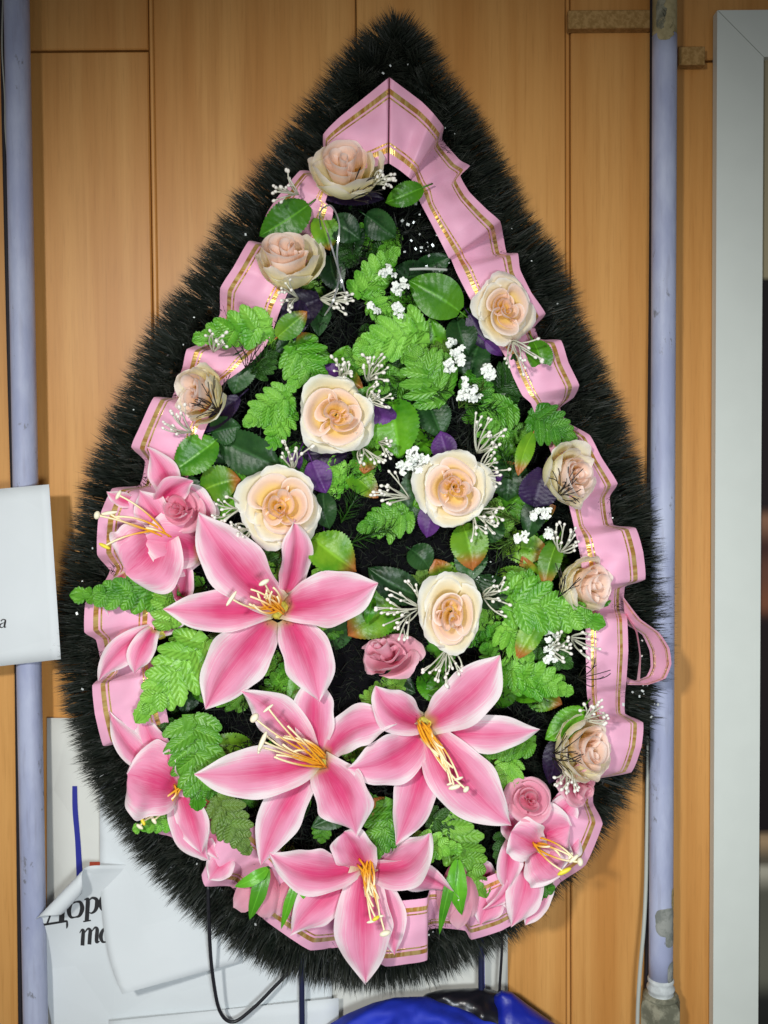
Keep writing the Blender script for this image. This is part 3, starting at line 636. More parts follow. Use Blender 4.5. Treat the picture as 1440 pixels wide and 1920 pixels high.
# ------------------------------------------------------------------ petals, leaves
def spine(B, T, bow, lat, n):
    b = P(*B); t = P(*T); hm = (B[2]+T[2])/2+bow; dx, dy = T[0]-B[0], T[1]-B[1]; l = math.hypot(dx, dy)+1e-6
    m = P((B[0]+T[0])/2-dy/l*lat*2, (B[1]+T[1])/2+dx/l*lat*2, hm)
    pts = [bez(b, m, t, i/(n-1)) for i in range(n)]; fr_ = []
    for i in range(n):
        tt = (pts[min(i+1, n-1)]-pts[max(i-1, 0)]).normalized(); v = (CAM-pts[i]).normalized()
        s = tt.cross(v)
        if s.length < .05: s = tt.cross(Vector((0, 0, 1)))
        s.normalize(); fr_.append((pts[i], tt, s, s.cross(tt).normalized()))
    return fr_
def lilyprof(u): return (math.sin(math.pi*(.15+.80*u**1.25))**.92*(1-u**7)**.55)
def roundprof(u): return (.35+.65*math.sin(math.pi*.5*min(1, u/.6)))*(1-max(0, (u-.5)/.5)**3)**.6
def ovalprof(u): return max(0, math.sin(math.pi*min(1, .03+u*.97)**.85))**.75
def petal(parent, B, T, wpx, bow=.012, lat=0, roll=0, mat='lily', prof=lilyprof, cup=.30, ruffle=.13, twist=0, name='petal', nu=30, nv=13, crease=.10, seed=None, rec=.0):
    seed = seed if seed is not None else random.random()*50; fs = spine(B, T, bow, lat, nu); V = []; U = []; W = wpx*S(.1)/2*(.82 if prof is lilyprof else .95); L = sum((fs[i+1][0]-fs[i][0]).length for i in range(nu-1))
    for i, (p, t, s, n) in enumerate(fs):
        u = i/(nu-1); a = R(roll+twist*u); s2 = s*math.cos(a)+n*math.sin(a); n2 = n*math.cos(a)-s*math.sin(a); w_ = W*max(prof(u), .012)
        p = p - n2*(rec*L*max(0, u-.55)**2*4)
        for j in range(nv):
            v = 2*j/(nv-1)-1
            off = cup*w_*v*v*(1-.9*u) - crease*w_*math.exp(-(v*4)**2)*(1.5-u)+.10*w_*math.exp(-((abs(v)-.45)*4)**2) - .10*w_*v*v*u
            off += ruffle*W*abs(v)**2*math.sin(u*11+v*2.2+seed)+ruffle*.7*W*noise.noise(Vector((u*3.5, v*1.8, seed)))
            ed = 1+(.03*math.sin(u*17+seed*v)+.10*noise.noise(Vector((u*4, v*.6, seed+9))))*abs(v)
            V.append(p+s2*(w_*v*ed)+n2*off); U.append((u, (v+1)/2))
    return mesh(name, V, gridF(nu, nv), M[mat], parent, U)
def stem(parent, c, h, ln=.05, rad=.0022, mat='stem', to=None):
    a = P(c[0], c[1], h); b = P(*(to or (c[0]+4, c[1]+6, max(.01, h-ln)))); m = a.lerp(b, .5)+Vector((.002, 0, -.002))
    V, F, U = tube([bez(a, m, b, i/5) for i in range(6)], rad, 7); return mesh('stem', V, F, M[mat], parent, U)
def filament(parent, A, B, bow=.01, lat=0, rad=.0009, anth=(10, 3.2), mat='anther', adir=None, name='stamen'):
    fs = spine(A, B, bow, lat, 12); V, F, U = tube([f_[0] for f_ in fs], rad, 6); st = mesh(name, V, F, M['stamen'], parent, U)
    if anth:
        ax = adir or fs[-1][2]; V, F, U = blob(fs[-1][0], anth[1]*S(.12), ax, anth[0]/anth[1]); mesh('anther' if name == 'stamen' else 'stigma', V, F, M[mat], st)
    return st
LG = 'pink lilies on the wreath'
def lily(label, c, petals, stamens, hc=.090):
    ni = 10 if 4 <= len(stamens) and len(petals) <= 7 and 'big' in label else 2
    o = empty('lily', P(c[0], c[1], hc-.01), label, 'lily', LG); wk = 1.0 if 'big' in label else 1.38
    for q in petals:
        B, T, w_ = q[0], q[1], q[2]; kw = q[3] if len(q) > 3 else {}
        fB = 0 if hc > .095 and len(petals) > 7 else .45; B = (B[0]+(c[0]-B[0])*fB, B[1]+(c[1]-B[1])*fB, (B[2] if len(B) > 2 else hc)-.010)
        petal(o, (B[0], B[1], B[2]), (T[0], T[1], T[2] if len(T) > 2 else hc+.012), w_*wk, **kw)
    V, F, U = blob(P(c[0], c[1], hc-.012), 20*S(), Vector((0, 1, 0)), .45, 6, 14); mesh('throat', V, F, M['throat'], o)
    stem(o, c, hc-.004, .06)
    for i, s in enumerate(stamens):
        A = (c[0]+random.uniform(-8, 8), c[1]+random.uniform(-8, 8), hc+.001); kw = s[3] if len(s) > 3 else {}
        filament(o, A, (s[0], s[1], s[2]), bow=kw.pop('bow', random.uniform(.006, .014)), lat=kw.pop('lat', random.uniform(-9, 9)), **kw)
    # short curled inner filaments
    for k_ in range(ni):
        if not stamens: break
        s = stamens[k_ % len(stamens)]; f_ = random.uniform(.35, .75)
        B_ = (c[0]+(s[0]-c[0])*f_+random.uniform(-12, 12), c[1]+(s[1]-c[1])*f_+random.uniform(-12, 12), hc+(s[2]-hc)*f_+.002)
        filament(o, (c[0]+random.uniform(-14, 14), c[1]+random.uniform(-12, 12), hc), B_, bow=.008, lat=random.uniform(-12, 12), rad=.0010, anth=None)
    return o
H = .098
lily('topmost of the four big pink lilies, one petal tip over a cream rose', (522,1142), [
    ((545,1100,.086),(551,972,.112),84,dict(lat=12,bow=.012,roll=-28)), ((500,1175,.088),(385,1328,.112),138,dict(bow=.022,lat=6,twist=15)),
    ((555,1170,.087),(598,1316,.104),118,dict(bow=.016,lat=-10)), ((545,1135,.090),(709,1094,.112),128,dict(bow=.022,lat=6,roll=12)),
    ((500,1140,.090),(306,1142,.110),98,dict(bow=.018,lat=-4)), ((520,1130,.092),(372,962,.118),132,dict(bow=.024,lat=-12,roll=-8))],
    [(434,1122,.132,dict(anth=(17,4))),(495,1092,.134,dict(anth=(11,5))),(470,1105,.124,dict(anth=None)),(500,1105,.120,dict(anth=None))], hc=.092)
lily('big pink lily whose long cream stamens point up left over a folded petal', (600,1428), [
    ((590,1400,.086),(592,1262,.088),98,dict(bow=.020,lat=-6)), ((570,1405,.086),(452,1295,.106),100,dict(bow=.016,lat=12,roll=14)),
    ((622,1405,.088),(744,1358,.104),100,dict(bow=.020,lat=-26,roll=18)), ((578,1445,.088),(490,1622,.104),100,dict(bow=.020,lat=12)),
    ((590,1425,.092),(364,1452,.114),118,dict(bow=.024,lat=-10)), ((608,1440,.093),(668,1565,.110),132,dict(bow=.030,lat=-10,roll=-12))],
    [(477,1346,.136,dict(anth=(10,7))),(492,1390,.140,dict(anth=(20,5))),(503,1328,.130,dict(anth=(12,3))),(488,1400,.138,dict(anth=(14,4))),(500,1380,.128,dict(anth=None))], hc=.092)
lily('big pink lily with yellow stamens hanging down, beside a small pink rose', (797,1362), [
    ((790,1350,.088),(704,1286,.104),100,dict(bow=.020,lat=-16,roll=-14)), ((800,1400,.086),(742,1584,.098),100,dict(bow=.018,lat=-10)),
    ((820,1375,.088),(1012,1368,.110),88,dict(bow=.022,lat=8)), ((792,1378,.090),(652,1440,.104),116,dict(bow=.026,lat=-22,roll=14)),
    ((812,1350,.094),(938,1228,.118),120,dict(bow=.024,lat=14,roll=8)), ((815,1385,.094),(958,1546,.118),142,dict(bow=.026,lat=12,roll=-8))],
    [(852,1476,.136,dict(anth=(12,5))),(874,1480,.138,dict(anth=(7,5),lat=8)),(860,1460,.132,dict(anth=(9,3))),(845,1470,.130,dict(anth=(8,3))),(850,1440,.126,dict(anth=None))], hc=.092)
lily('lowest big pink lily, one long petal pointing down over the needles', (683,1622), [
    ((690,1640,.086),(645,1560,.104),92,dict(bow=.014,prof=roundprof,roll=24)), ((700,1640,.084),(862,1686,.100),84,dict(bow=.012,lat=-20,roll=-28,twist=-30)),
    ((700,1645,.086),(740,1790,.094),84,dict(bow=.018,lat=-10)), ((668,1640,.086),(545,1752,.094),104,dict(bow=.020,lat=8,roll=8)),
    ((702,1630,.088),(806,1562,.110),116,dict(bow=.018,lat=28,roll=22)), ((668,1620,.089),(504,1598,.106),104,dict(bow=.020,lat=-28,roll=-12)), ((685,1635,.092),(686,1842,.100),134,dict(bow=.030,lat=4))],
    [(705,1722,.128,dict(anth=(8,4),mat='anthery')),(722,1750,.130,dict(anth=(11,6))),(696,1728,.126,dict(anth=(9,3))),(712,1718,.126,dict(anth=(8,3))),(700,1700,.122,dict(anth=None))], hc=.090)
lily('sideways pink lily with long pale stamens reaching over the left ribbon', (312,1000), [
    ((330,965,.088),(276,838,.088),58,dict(bow=.016,lat=10,roll=30)), ((300,945,.098),(362,902,.108),52,dict(bow=.014,lat=-8,roll=-30)),
    ((375,1030,.086),(262,1012,.104),100,dict(bow=.018,lat=6)), ((318,990,.100),(262,920,.092),60,dict(bow=.012,lat=-6,roll=20)),
    ((300,1000,.100),(236,1075,.112),118,dict(bow=.020,prof=roundprof,lat=-8)), ((236,1076,.088),(206,1158,.082),26,dict(bow=.008,lat=14)), ((262,940,.086),(200,922,.090),26,dict(bow=.008,lat=-6)), ((380,1000,.082),(352,905,.090),60,dict(lat=6,roll=20)), ((385,985,.084),(392,930,.086),40,dict(roll=-20)), ((370,1040,.080),(280,1052,.090),60,dict(lat=-6))],
    [(182,966,.128,dict(anth=(8,6),lat=4)),(204,962,.124,dict(anth=(17,4),adir=Vector((1,0,.15)))),(222,928,.122,dict(anth=(10,4))),(196,1024,.122,dict(anth=(12,4),mat='anthery',lat=8,adir=Vector((1,0,-.5))))], hc=.098)
lily('half hidden pink lily at the left edge, petals hanging down left between two fern leaves', (298,1180), [
    ((300,1175,.086),(184,1278,.092),52,dict(bow=.018,lat=14,roll=20)), ((282,1180,.094),(252,1264,.096),44,dict(bow=.016,lat=6)),
    ((352,1118,.082),(348,1050,.088),44,dict(bow=.008,lat=6,roll=30)), ((372,1060,.092),(326,1120,.104),76,dict(bow=.010,prof=roundprof)), ((300,1185,.084),(345,1130,.086),50,dict(bow=.010)), ((290,1190,.082),(205,1210,.078),40,dict(mat='pale'))], [], hc=.086)
lily('pink lily at the lower left edge, petals folded over the ribbon beside a fern leaf', (334,1478), [
    ((325,1440,.084),(205,1335,.088),54,dict(bow=.020,lat=-18,roll=-24)), ((330,1470,.092),(318,1405,.098),44,dict(bow=.012,lat=-10,roll=40)),
    ((345,1478,.084),(390,1612,.088),66,dict(bow=.018,lat=12,roll=10)), ((335,1478,.092),(240,1452,.104),112,dict(bow=.020,prof=roundprof)), ((340,1485,.088),(378,1600,.094),56,dict(bow=.018,lat=-4,roll=-20)),
    ((372,1580,.080),(410,1612,.084),26,dict(bow=.008)), ((330,1430,.082),(262,1330,.084),52,dict(lat=-10,roll=20)), ((345,1490,.080),(300,1560,.084),48,dict(roll=-16))], [(268,1540,.100,dict(anth=(9,4),mat='anthery')),(288,1538,.098,dict(anth=(9,4))),(262,1550,.096,dict(anth=(8,4)))], hc=.086)
lily('pink lily turned sideways at the lower right, brown gold stamens pointing at the needles', (1005,1578), [
    ((975,1590,.084),(940,1520,.084),44,dict(bow=.012,lat=6,roll=20)), ((985,1605,.084),(958,1738,.090),64,dict(bow=.018,lat=-12,roll=14)), ((965,1600,.088),(905,1706,.090),30,dict(bow=.014,lat=-24,roll=40)),
    ((1000,1590,.092),(1048,1640,.094),86,dict(bow=.014,prof=roundprof)), ((1002,1575,.092),(1068,1548,.094),84,dict(bow=.016,prof=roundprof,roll=-20)), ((1012,1590,.100),(958,1560,.108),66,dict(bow=.014,prof=roundprof,roll=18)),
    ((960,1575,.086),(948,1670,.090),46,dict(bow=.016,roll=20)), ((1020,1560,.080),(1075,1500,.084),50,dict(roll=-20,prof=roundprof)), ((1030,1640,.078),(985,1735,.084),46,dict(roll=12)), ((1040,1600,.078),(1085,1570,.082),46,dict(prof=roundprof))],
    [(1058,1634,.124,dict(anth=(15,5),mat='anthery',adir=Vector((1,0,.5)))),(1076,1610,.126,dict(anth=(12,4))),(1088,1616,.128,dict(anth=(8,6))),(1070,1605,.122,dict(anth=(8,4)))], hc=.098)

lily('half hidden pink lily petals on the shaded ribbon at the bottom left', (430,1600), [
    ((430,1590,.080),(345,1560,.084),60,dict(bow=.012,roll=10)), ((430,1600,.080),(392,1650,.084),50,dict(bow=.010)), ((425,1580,.078),(440,1520,.080),50,dict(bow=.010))], [], hc=.078)
lily('half hidden pink lily petals showing at the bottom right above the gold striped ribbon', (930,1650), [
    ((930,1650,.078),(860,1630,.082),54,dict(bow=.010)), ((935,1655,.080),(900,1735,.084),56,dict(bow=.012,roll=10)), ((940,1650,.080),(1000,1700,.084),60,dict(bow=.012))], [], hc=.078)
# ---- roses
def rose(label, px, py, h, Rpx, face=(0, 0), seed=0, style='cream', name='rose', grp='cream roses on the wreath', squash=(1, 1), open_=1.0, cat='rose', sepals=True, spin=0.0):
    Rpx *= 1.14 if style == 'back' else .88
    if style == 'back': face = (face[0]*.80, face[1]*.88)
    """face = (to the right, up) tilt in degrees"""
    rn = random.Random(seed); Rm = Rpx*S(h); c = P(px, py, h); o = empty(name, c, label, cat, grp)
    v = (CAM-c).normalized(); fx = Matrix.Rotation(R(face[0]), 3, 'Z'); z = fx @ Vector((v.x, v.y, v.z))
    x = Vector((0, 0, 1)).cross(z).normalized(); z = Matrix.Rotation(-R(face[1]), 3, x) @ z; y = z.cross(x)
    deep = h*.0
    mats = dict(cream=('cream', 'cream', 'peach', 'peach', 'peach', 'peach', 'peach'), pink=('pale', 'pink', 'pink', 'pink', 'pink', 'pink', 'pink'), palepink=('pale',)*7, back=('back', 'back', 'peach', 'peach', 'peach', 'peach', 'peach'))[style]
    LAY = [(4, 52, .10, 1.00, -.12, .10, .16), (4, 50, .10, .86, -.08, .24, .12), (3, 78, .10, .70, .0, .38, .10), (2, 104, .08, .55, .0, .48, .05), (2, 98, .06, .40, .02, .54, .02), (2, 104, .05, .25, .03, .58, .0), (2, 126, .03, .11, .05, .60, .0)]
    if style in ('pink', 'palepink'): LAY = [(3, 76, .10, .98, -.12, .20, .22), (2, 96, .08, .74, -.02, .46, .08), (2, 104, .06, .50, .0, .56, .03), (2, 112, .05, .28, .03, .62, .0), (1, 165, .03, .12, .05, .64, .0)]
    else: LAY = [(4, 56, .10, 1.0, -.14, .16, .26), (4, 54, .10, .88, -.10, .34, .20), (3, 78, .10, .68, -.02, .46, .14), (2, 100, .08, .50, .0, .50, .05), (2, 104, .06, .33, .02, .56, .02), (2, 120, .03, .15, .05, .60, .0)]
    if style == 'back': LAY = [(4, 66, .14, .92, -.34, .52, .14), (4, 62, .12, .80, -.32, .66, .08), (3, 84, .10, .60, -.2, .72, .05), (2, 108, .08, .40, -.1, .74, .02), (1, 168, .03, .16, .0, .74, .0)]
    ecx, ecy = rn.uniform(-.10, .10), rn.uniform(-.12, .04)
    for li, (n, half, r0, r1, z0, z1, curl) in enumerate(LAY):
        a0 = rn.random()*6.28+spin
        for k_ in range(n):
            th = a0+2*math.pi*k_/n+rn.uniform(-.16, .16); nu, nv = 12, (33 if li < 2 else 21); V = []; U = []; rr = r1*(rn.uniform(.82, 1.12) if li < 3 else rn.uniform(.9, 1.1)); zz = z1*(rn.uniform(.6, 1.3) if style != 'back' else rn.uniform(.85, 1.12)); sp = (.05, .06, .09, .10, .09, .07, .05)[li]*(1 if seed % 2 else -1); ph = rn.random()*9
            hw = R(half*rn.uniform(.88, 1.12)); tiltc = rn.uniform(-.5, .5); ex2, ey2 = rn.uniform(-.09, .09)*(li > 1), rn.uniform(-.09, .09)*(li > 1)
            for i in range(nu):
                u = i/(nu-1)
                for j in range(nv):
                    s = 2*j/(nv-1)-1; ue = u*(1-(.22 if li < 2 else .07)*s*s-.10*s**6); 
                    rho = r0+(rr-r0)*(math.sin(ue*math.pi/2)**((1.0 if li < 2 else .8) if style != 'back' else .75)); zp = z0+(zz-z0)*(ue**(1.3 if li < 2 else 1.0)) - curl*max(0, (ue-.68)/.32)**2
                    rho += sp*s*(ue)+ (curl*.35*max(0, (ue-.7)/.3)**2)
                    rim = max(0, (u-.75)/.25); am = (1, .9, .30, .16, .10, .06, .04)[li]*(.35 if style == 'pink' else 1); rho += rim*am*(.010*math.sin(s*25+ph)+.055*math.sin(s*4.2+ph*2)); zp += rim*am*(.10*math.sin(s*4.9+ph)+.02*math.sin(s*11+ph))
                    zp += .05*u*math.sin(s*1.8+ph*3)*(li > 1); k2 = 1-.5*abs(s)**6*(li > 1); rho *= k2 if u > .5 else 1
                    rho += .055*noise.noise(Vector((s*1.5+ph, u*2, li))); an = th+hw*s*(.72+.28*u)
                    f_e = min(1, li/3)*u; q = c+(x*(math.cos(an)*rho*squash[0]+(ecx+ex2)*f_e)+y*(math.sin(an)*rho*squash[1]+(ecy+ey2)*f_e)+z*(zp*open_-.05))*Rm
                    V.append(q); U.append((u*(1.0 if li else 1), (s+1)/2))
            mesh('petal', V, gridF(nu, nv), M[mats[li]], o, U)
    if sepals:
        V = []
        for i in range(6):
            t = i/5
            for k_ in range(10):
                an = k_*.6283; rr_ = (.16*(1-t)+.05*t)*(1 if t > 0 else 1.1); V.append(c+(x*math.cos(an)*rr_+y*math.sin(an)*rr_-z*(.08+.30*t))*Rm)
        mesh('calyx', V, gridF(6, 10, True), M['sepal'], o)
    b = c-z*Rm*.35; e = b+Vector((0, .045, -.004))-z*.01; e.y = min(e.y, -.012)
    Vt, Ft, Ut = tube([b.lerp(e, i/4) for i in range(5)], .0022, 7); mesh('stem', Vt, Ft, M['stem'], o, Ut)
    return o
rose('cream rose with a dark hollow centre, upper middle of the wreath under two fern leaves', 630, 778, .104, 84, (4, 4), 11)
rose('cream rose directly above the topmost big lily, its rim crossed by the lily petal tip', 525, 952, .096, 86, (-6, 0), 23)
rose('peach centred cream rose right of the middle with white blossoms at its upper left', 851, 914, .104, 80, (5, 0), 35, squash=(.96, 1.02))
rose('tall oval cream rose just above the rightmost big lily and beside the pink rosebud', 846, 1150, .102, 82, (8, -6), 41, squash=(.78, 1.06))
rose('cream rose with pink heart lying on the ribbon at the upper right', 944, 582, .094, 68, (22, 8), 59, squash=(.92, 1.05))
rose('cream rose at the very top seen from its underside below the pink ribbon point', 652, 335, .094, 58, (-5, 58), 67, 'back', open_=1.15)
rose('yellowish rose seen from below on the upper left ribbon', 543, 505, .092, 62, (-8, 60), 71, 'back', open_=1.15)
rose('cream rose turned left with dark twigs on it, at the left ribbon', 388, 742, .092, 52, (-58, 8), 83, 'back', open_=1.2)
rose('cream rose turned right over a dark purple leaf near the right ribbon', 1056, 892, .092, 54, (58, 4), 97, 'back', open_=1.2)
rose('small cream rose turned right, half behind the long fern leaf on the right', 1082, 1096, .092, 52, (60, -4), 103, 'back', open_=1.2)
rose('cream rose turned right with black twigs, low on the right above a pale pink rose', 1082, 1402, .092, 58, (55, -6), 113, 'back', open_=1.2)
PG = 'pink roses on the wreath'
rose('rosy pink half open rosebud with small green sepals in the gap between the big lilies', 732, 1236, .104, 66, (-26, 24), 127, 'palepink', grp=PG, open_=1.5, squash=(1.06, .86))
rose('small pink rose tucked between the rightmost big lily and the lower right lily', 992, 1500, .100, 50, (6, 4), 131, 'pink', grp=PG, open_=1.3)
rose('small pink rose behind the sideways lily on the left, above the topmost big lily tip', 342, 955, .096, 46, (-20, 6), 139, 'pink', grp=PG, open_=1.3)
rose('pale pink rose at the right below the cream rose with black twigs', 1082, 1470, .088, 50, (40, -20), 149, 'palepink', grp=PG, open_=1.2)

def bud(label, base, tips, sep, hb=.084):
    o = empty('rosebud', P(base[0], base[1], hb), label, 'rosebud', 'pale pink rosebuds at the wreath bottom')
    for (tx, ty, w_, r_) in tips: petal(o, (base[0], base[1], hb), (tx, ty, hb+.004), w_, bow=.016, roll=r_, mat='pale', prof=roundprof, cup=-.5, ruffle=.05, crease=0, lat=random.uniform(-4, 4), nu=16, nv=11)
    for (tx, ty, w_) in sep: petal(o, (base[0], base[1], hb+.008), (tx, ty, hb+.012), w_, bow=.014, mat='sepal', prof=ovalprof, name='sepal', lat=random.uniform(-5, 5), ruffle=.04, nu=14, nv=7)
    stem(o, base, hb, .05); return o
bud('pale pink rosebud hanging left of the bottom lily with two green sepals', (502, 1628), [(438, 1702, 60, -20), (505, 1722, 62, 20), (470, 1712, 66, 0)], [(468, 1724, 32), (440, 1662, 26)])
bud('pale pink rosebud behind the lower left petal of the bottom lily', (560, 1640), [(520, 1716, 50, -10), (572, 1738, 58, 10), (600, 1700, 50, 20)], [(527, 1742, 20), (590, 1700, 34)], hb=.078)
bud('pale pink rosebud right of the bottom lily with a bright sepal down its front', (858, 1612), [(830, 1720, 50, -24), (886, 1720, 52, 24), (858, 1742, 56, 0)], [(866, 1716, 38), (824, 1752, 22)])

def fern(B, T, wpx, mat='fern', bow=.010, lat=0, roll=0, n=8, seed=0, name='fern_leaf', label=None, parent=None):
    n = max(3, round(n*.8)); wpx *= 1.18
    rn = random.Random(seed*7+3); fs = spine(B, T, bow, lat, 31); W = wpx*S(.1)/2; parts = []; L = sum((fs[i+1][0]-fs[i][0]).length for i in range(30))
    def fr_at(u):
        k_ = max(0, min(30, u*30)); i = min(29, int(k_)); f_ = k_-i; a, b = fs[i], fs[i+1]; q = [a[m_].lerp(b[m_], f_) for m_ in range(4)]
        ca, sa = math.cos(R(roll)), math.sin(R(roll)); return q[0], q[1], q[2]*ca+q[3]*sa, q[3]*ca-q[2]*sa
    V, U = [], []
    for i in range(16):                                       # the web along the midrib
        u = i/15; p, t, s, nn = fr_at(u); e = .34*W*(1-.75*u)*(1 if i < 15 else .1)
        for v in (-1, -.5, 0, .5, 1): V.append(p+s*(e*v)+nn*(-.16*e*(1-abs(v)))); U.append((u, (v+1)/2))
    parts.append((V, gridF(16, 5), U))
    for side in (-1, 1):
        for k_ in range(n):
            u0 = .04+.86*(k_+.35*(side > 0)*.6)/n; p, t, s, nn = fr_at(u0); env = math.sin(math.pi*min(1, (u0*.78+.26)))**.8*(1.05-.45*u0); ll = W*env*rn.uniform(.88, 1.1)*1.02
            an = R(66-34*u0+rn.uniform(-5, 5)); d = (t*math.cos(an)+s*(side*math.sin(an))).normalized(); cr = nn.cross(d).normalized(); hw = L/n*.54*(1.1-.30*u0); drop = rn.uniform(-.02, .30); tw = rn.uniform(-.45, .45)
            V, U = [], []; ni = 15; tooth = 0
            for i in range(ni):
                q = i/(ni-1); w_ = hw*(.70+.30*math.sin(math.pi*min(1, q*1.0)))*(1-q**6)**.6 if q < 1 else hw*.22
                w_ *= (1.08 if i % 2 else .94)
                for v in (-1, -.6, -.25, 0, .25, .6, 1):
                    z_ = -.26*w_*math.exp(-(v*3.2)**2)+.06*hw*math.cos((q*4.5-abs(v)*1.1)*6.283)*min(1, abs(v)*2)-drop*ll*q*q+tw*w_*v
                    V.append(p+d*(ll*q)+cr*(w_*v)+nn*z_+nn*(.0014*(k_ % 2)+.0002*k_)); U.append((q*.9, (v+1)/2))
            parts.append((V, gridF(ni, 7), U))
    p, t, s, nn = fr_at(.86); V, U = [], []; ll = (fs[-1][0]-p).length*1.05; hw = max(L/n*.6, W*.25)
    for i in range(9):
        q = i/8; w_ = hw*(.75+.25*math.sin(math.pi*q))*(1-q**3)**.8*(1.08 if i % 2 else .92) if q < 1 else hw*.05; pc_, _, _, _ = fr_at(.86+.14*q)
        for v in (-1, -.5, 0, .5, 1): V.append(pc_+s*(w_*v)+nn*(-.2*w_*(1-abs(v)))); U.append((.86+.14*q, (v+1)/2))
    parts.append((V, gridF(9, 5), U))
    V, F, U = merge(parts); V2, F2, U2 = tube([fs[i][0]-fs[i][3]*.0006 for i in range(0, 31, 3)], .0007, 5); V, F, U = merge([(V, F, U), (V2, F2, U2)])
    o = mesh(name, V, F, M[mat], parent or wr, U)
    if label: o['label'] = label
    return o
def leaf(B, T, wpx, mat='leaf', bow=.010, lat=0, roll=0, seed=0, name='rose_leaf', fold=.22, prof=ovalprof, parent=None, smoothedge=False):
    rn = random.Random(seed*5+1); nu, nv = 37, 13; fs = spine(B, T, bow, lat, nu); W = wpx*S(.1)/2; V, U = [], []; ph = rn.random()*9
    for i, (p, t, s, nn) in enumerate(fs):
        u = i/(nu-1); a = R(roll+rn.uniform(-1, 1)); s2 = s*math.cos(a)+nn*math.sin(a); n2 = nn*math.cos(a)-s*math.sin(a); w_ = W*max(prof(u), .03)
        if not smoothedge: w_ *= 1+(.055 if i % 2 else -.02)
        for j in range(nv):
            v = 2*j/(nv-1)-1; ve = .035*W*math.cos((u*9-abs(v)*2.0)*6.283)*min(1, abs(v)*3)*(1-abs(v)*.6)
            z_ = fold*w_*abs(v)-.05*W*math.exp(-(v*6)**2)+ve+.10*W*noise.noise(Vector((u*2.5, v*1.5, ph)))-.12*W*u*v*v
            V.append(p+s2*(w_*v)+n2*z_); U.append((u, (v+1)/2))
    Vm, Fm, Um = tube([f_[0]-(f_[0]-fs[0][0])*0 for f_ in [(fs[0][0]-fs[0][1]*.012,)]+[(fs[0][0],)]], .0008, 5)
    V, F, U = merge([(V, gridF(nu, nv), U), (Vm, Fm, Um)])
    return mesh(name, V, F, M[mat], parent or wr, U)

rx = random.Random(77)
for i in range(150):                                            # darker leaves deep between the flowers
    for _ in range(60):
        x_, y_ = rx.uniform(330, 1090), rx.uniform(440, 1700)
        if dist_in(np.array([[x_, y_]]))[0] > 215 and not (590 < x_ < 720 and 960 < y_ < 1060) and not (600 < x_ < 700 and 1200 < y_ < 1380) and min(math.hypot(x_-a_, y_-b_) for a_, b_ in ((522, 1142), (600, 1428), (797, 1362), (683, 1622))) > 62: break
    an_ = rx.uniform(0, 6.28); l_ = rx.uniform(60, 96); hh = HD(x_, y_)-.001; B_ = (x_-math.cos(an_)*l_/2, y_-math.sin(an_)*l_/2, hh-.004); T_ = (x_+math.cos(an_)*l_/2, y_+math.sin(an_)*l_/2, hh+.010)
    if i % 5 < 3: fern(B_, T_, rx.uniform(52, 78), ('fern2', 'fern', 'fern3', 'fern2', 'fern')[i % 5] if i % 2 else ('fern', 'fern2')[i % 4 > 1], bow=.006, n=6, seed=i+500, roll=rx.uniform(-22, 22)) if True else None
    else: leaf(B_, T_, rx.uniform(44, 66), ('dark', 'leaf', 'olive')[i % 3], seed=i+500, bow=.006, roll=rx.uniform(-22, 22))
h = .084
